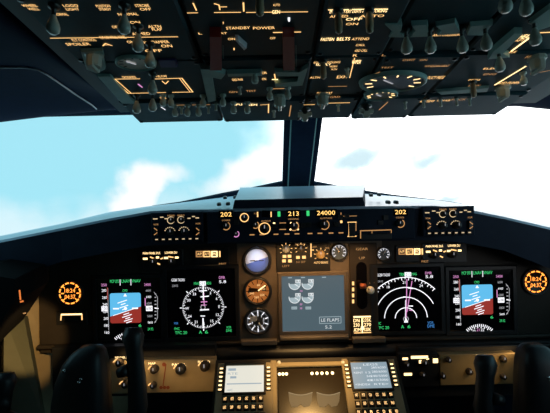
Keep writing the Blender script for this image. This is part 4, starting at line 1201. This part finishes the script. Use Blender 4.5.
# --- red-handle column
ln(187, 13, 198, 12.8, 1.0); ln(214, 12.6, 241, 12.3, 1.0); ln(246, 12.5, 308, 11.8, 1.0); ln(193, 3, 196.5, 10.5, 1.4); ln(243.4, 2.5, 243.8, 11.5, 1.5)
ln(214, 3.6, 219, 5, 1.3); ln(219, 5, 220, 10, 1.2); ln(219.5, 7, 227, 6.8, 1.0)
tx('STANDBY', 226, 250, 28, 2.6, amber); tx('POWER', 253, 275, 28, 2.6, amber); tx('BAT', 217, 227, 33.3, 1.8); tx('ON', 228, 235, 39, 2.2); tx('L', 198.5, 202, 33.6, 1.8)
tx('AUTO', 273, 280, 5, 2.4); tx('GEN', 272, 280, 12, 3.4, ambers); ln(273, 32.6, 301, 32, 1.4); tx('OFF', 270, 275.5, 38.2, 2)
block('indicator_lamp', [(287.5, 19.5), (290.5, 19.5), (290.5, 22.5), (287.5, 22.5)], .003, white)
block('indicator_lamp', [(233.2, 49), (235, 49), (235, 51), (233.2, 51)], .002, amber); block('indicator_lamp', [(222.6, 23), (224, 23), (224, 25), (222.6, 25)], .002, amber)
for x in (216, 289):
    block('fire_handle', [(x - 6.5, 36), (x + 5.5, 36), (x + 6, 71), (x - 6, 71)], .012, redh)
    ln(x + 7, 45, x + 7.4, 72, .5, overlip)
block('glare_bar', [(235, 40.5), (238, 40.5), (247.5, 49), (244.5, 51)], .008, mat('white_glare_paint', (.85, .88, .9), .3))  # glare reflection on the overhead, shaped as a white block
for s, x0, x1, y in (('BUS', 240, 249, 73.6), ('XFER', 255, 267, 73), ('GRD PWR', 232, 243, 79.8), ('ON', 262, 266, 79)): tx(s, x0, x1, y, 2.2, amber)
for s, x0, x1, y in (('APU', 232, 242, 104.6), ('GEN', 247, 257, 104.8), ('TEST', 246, 256, 91), ('GEN 1', 229, 240, 92)): tx(s, x0, x1, y, 1.8, ambers if y > 100 else amberd)
ln(268.6, 104, 268.4, 113, 1.0, amber); ln(291, 105.5, 289.3, 116.5, 1.0, amberd); ln(260, 105, 268, 104.6, .8); ln(272, 88.8, 286, 88.5, 1.6, amberd); ln(272, 79.6, 278, 79.4, 1.6, ambers); ln(274.5, 74, 275.4, 80, 1.1, amber)
for pts in ([(200, 69), (209, 69), (226, 74), (222, 79), (212, 77), (216, 101), (208, 103)], [(274, 72), (300, 72), (309, 67), (303, 86), (275, 88), (274, 84), (298, 82), (300, 76), (276, 76)],
            [(226, 74), (262, 73), (263, 76), (227, 77)]): block('guard_bracket', pts, .007, overlip)
for x, y, k_ in ((260, 19, 'amber'), (255, 86.5, 'stub'), (233.5, 116.5, 'stub'), (247.5, 116.5, 'stub'), (280, 113, 'knob'), (274, 121, 'tiny'), (270, 103, 'stub'), (223, 112, 'stub'), (216, 114, 'tiny'), (240, 98, 'tiny'), (288, 102, 'stub')): sw(x, y, k_)
# --- column right of the red handles
for s, x0, x1, y, h, M_ in (('EMERGENCY EXIT LIGHTS', 330, 361, 11.5, 3.0, ambers), ('NO SMOKING', 363, 387, 11, 3.0, ambers), ('ARMED', 330, 348, 16.4, 2.4, amber), ('OFF', 346, 362, 19.2, 2.6, ambers), ('AUTO', 360, 384, 16, 2.4, amber), ('ON', 346, 358, 24, 2.2, amber),
                         ('FASTEN', 321, 334, 39.4, 3.0, ambers), ('BELTS', 337, 350, 39, 3.0, ambers), ('ATTEND', 352, 369, 39, 2.4, amber), ('CALL', 356, 365, 45, 2.0, amber), ('GRD CALL', 355, 367.5, 50.6, 2.2, amber), ('R', 353, 357.5, 55.5, 2.0, amber), ('WIPER', 352, 361, 62, 3.6, ambers),
                         ('EQUIP COOLING', 314, 340, 62.6, 2.2, amber), ('SUPPLY', 316, 331, 64.6, 2.0, ambers), ('NORM', 330, 337, 66.5, 1.8, amber), ('ALTN', 331, 337, 69.3, 1.5, amber), ('ALTN', 310, 320, 77.6, 1.8, amber), ('EXH', 337, 347, 77, 2.6, amber),
                         ('ENG START', 317, 332, 93.4, 2.4, amber), ('GRD', 330, 340, 97, 1.8, amberd)): tx(s, x0, x1, y, h, M_)
ln(328, 10, 349, 9.6, 1.0, ambers); ln(352, 9.4, 388, 9, 1.0, ambers); ln(354.6, 58, 349.6, 78, .9, amber); ln(328, 86.6, 347, 86.2, .9, amberd); ln(296, 105, 315, 104.6, .9, amber); ln(328, 103.2, 350, 102.7, 1.0, amber)
for x, y, k_ in ((339, 36.5, 'amber'), (370, 36, 'amber'), (323.5, 82, 'amber'), (347.5, 80.5, 'tiny'), (323, 110, 'knob'), (305, 124, 'cross'), (338.5, 115, 'tiny')): sw(x, y, k_)
# --- right columns
block('guard_bracket', [(384, 24), (402, 24), (403, 30), (400, 33), (406, 38), (388, 38), (391, 32)], .006, overlip)
block('guard_bracket', [(411, 25), (428, 24), (430, 37), (409, 38), (414, 31)], .006, overlip)
block('guard_bracket', [(435, 26), (456, 22), (462, 34), (436, 36), (440, 31)], .006, overlip)
block('guard_bracket', [(470, 26), (494, 24), (484, 36), (466, 36)], .006, overlip)
block('guard_bracket', [(492, 52), (515, 33), (523, 33), (503, 54), (510, 58), (487, 60)], .008, overlip)
block('guard_bracket', [(528, 24), (550, 8), (560, 8), (560, 24), (536, 32)], .006, overlip)
block('guard_bracket', [(436, 92), (460, 90), (490, 88), (488, 92), (440, 95)], .005, overlip)
ln(418, 33, 427, 26.5, 1.0, amberd); ln(426, 27, 421, 27.4, 1, amberd); ln(450, 31.4, 455.5, 24, 1.0, amberd); ln(474, 26.2, 488, 25, .8, amberd)
tx('ANTI COLLISION', 433, 460, 35, 2.2, amber); tx('WING', 468, 477, 33.5, 2.2, amberd); tx('WINDOW HEAT', 425, 449, 66, 1.8, amberd); tx('OVHT', 403, 415, 60, 1.8, amberd); tx('ON', 420, 427, 60, 1.6, amberd); tx('TEST', 381, 393, 67.6, 1.4, amberd)
tx('L', 382, 386, 55.2, 1.8, amberd); ln(448, 66.2, 430, 66.8, .8, amberd)
ln(511, 51.5, 534, 34.5, 2.0, ambers); tx('PROBE HEAT', 506, 531, 36.8, 4.2, ambers); tx('CAPT', 512, 524, 40.5, 2.2, amber); tx('AUX', 509, 516, 52, 2.4, amber); ln(536, 33, 556, 32, 1.6, amber); tx('F/O', 526, 534, 57, 2.4, amberd); tx('PITOT', 540, 552, 22, 2, amberd)
ln(494.5, 85.2, 526, 66.2, 1.5, ambers); tx('HYD PUMPS', 499, 519, 83, 2.4, amber); tx('ELEC', 484, 497, 68.6, 1.6, amber); tx('ENG', 484, 496, 74.2, 1.8, amberd); tx('PRESS', 469, 480, 80, 1.5, amber); tx('LOW', 469, 480, 85.6, 1.5, amberd); ln(530, 74, 550, 70.5, .9, amberd)
tx('DUCT PRESS', 428, 444, 77.6, 2.8, amber); tx('AIR TEMP', 420, 434, 101.4, 1.8, amber); tx('TRIM AIR', 437, 450, 100.6, 1.6, amber); tx('PACK', 452, 466, 99.6, 1.6, amberd); ln(388, 102, 379, 110, 1.0, amberd); ln(368, 76.5, 380, 72, .8, amberd)
og(393, 84, 30, 8.5, blued); og(381, 96.4, 15, 4.2, mat('tan_dial', (.28, .25, .18), .4))
for x, y, k_ in ((407, 56.5, 'pear'), (431, 56, 'pear'), (463, 55.5, 'pear'), (487, 54.5, 'pear'), (506, 15.5, 'pear'), (527, 20, 'pear'), (500.5, 76, 'pear'), (536, 48, 'pear'), (538, 73, 'knob'), (503.5, 101, 'knob'), (474, 100.5, 'amber'),
                 (366.5, 121, 'cross'), (405.5, 112.5, 'tiny'), (424, 111, 'tiny'), (441, 110, 'tiny'), (457, 109, 'tiny'), (470, 109, 'tiny'), (524, 88, 'stub'), (505, 5, 'tiny')): sw(x, y, k_)
for k_, M_ in MOD.items():
    if M_[6].f: M_[6].build('lettering', M_[0])

# thin pale rail lying on the left window lining
bpy.context.view_layer.update()
DG = bpy.context.evaluated_depsgraph_get()
pts = []
for x, y in ((-12, 68), (0, 67.6), (12, 67.4), (25, 67.5), (38, 69.5), (46, 74), (55, 80), (65, 87), (75, 94), (85, 100.5), (92, 105), (96.5, 109)):
    r_ = ray(x, y).normalized()
    hit, loc_, nrm, *_ = SC.ray_cast(DG, CP, r_)
    if hit: pts.append(loc_ - r_ * .003)
b = MB(); b.tube(pts, .0017, mat('pale_rail', (.5, .52, .6), .35), 8)
o = b.build('visor_rail', loc=pts[4]); tag(o, 'thin pale rail curving down the dark lining above the left windscreen', 'rail')

# ================================================================== lamps of the flight deck
def area(name, loc, target, sx, sy, power, col, spread=120):
    l = bpy.data.lights.new(name, 'AREA'); l.shape = 'RECTANGLE'; l.size = sx; l.size_y = sy; l.energy = power; l.color = col; l.spread = R(spread)
    o = bpy.data.objects.new(name, l); COL.objects.link(o); o.location = loc
    o.rotation_euler = (Vector(target) - Vector(loc)).to_track_quat('-Z', 'Y').to_euler(); return o
def spot(name, loc, target, power, col, ang, blend=.6, rad=.01):
    l = bpy.data.lights.new(name, 'SPOT'); l.energy = power; l.color = col; l.spot_size = R(ang); l.spot_blend = blend; l.shadow_soft_size = rad
    o = bpy.data.objects.new(name, l); COL.objects.link(o); o.location = loc
    o.rotation_euler = (Vector(target) - Vector(loc)).to_track_quat('-Z', 'Y').to_euler(); return o
def mp_(px, py, n): return MAIN.w(*MAIN.p(px, py), n)
WARM = (1, .52, .18)
area('panel_flood', mp_(310, 244, .10), mp_(310, 300, 0), .34, .01, .34, WARM)
spot('gauge_flood', mp_(256, 240, .10), mp_(257, 260, 0), .7, (.68, .77, 1), 34, .7)
spot('console_flood', Vector((.0, .74, 1.30)), CDUF.w(0, -.04, 0), 30.0, (1, .58, .20), 26, .8, .015)
area('left_lower_flood', mp_(170, 350, .12), LOWER.w(*LOWER.p(170, 380), 0), .28, .01, .075, (1, .60, .24))
area('right_lower_flood', mp_(480, 343, .12), LOWER.w(*LOWER.p(480, 372), 0), .2, .01, .05, (1, .60, .24))
spot('side_flood', at(62, 318, .88), at(22, 340, 1.2), 7.0, (1, .60, .22), 32, .4)

SC.view_settings.view_transform = 'Standard'
SC.view_settings.look = 'None'
SC.view_settings.exposure = 0.0
SC.view_settings.gamma = 1.0
SC.view_settings.use_curve_mapping = False
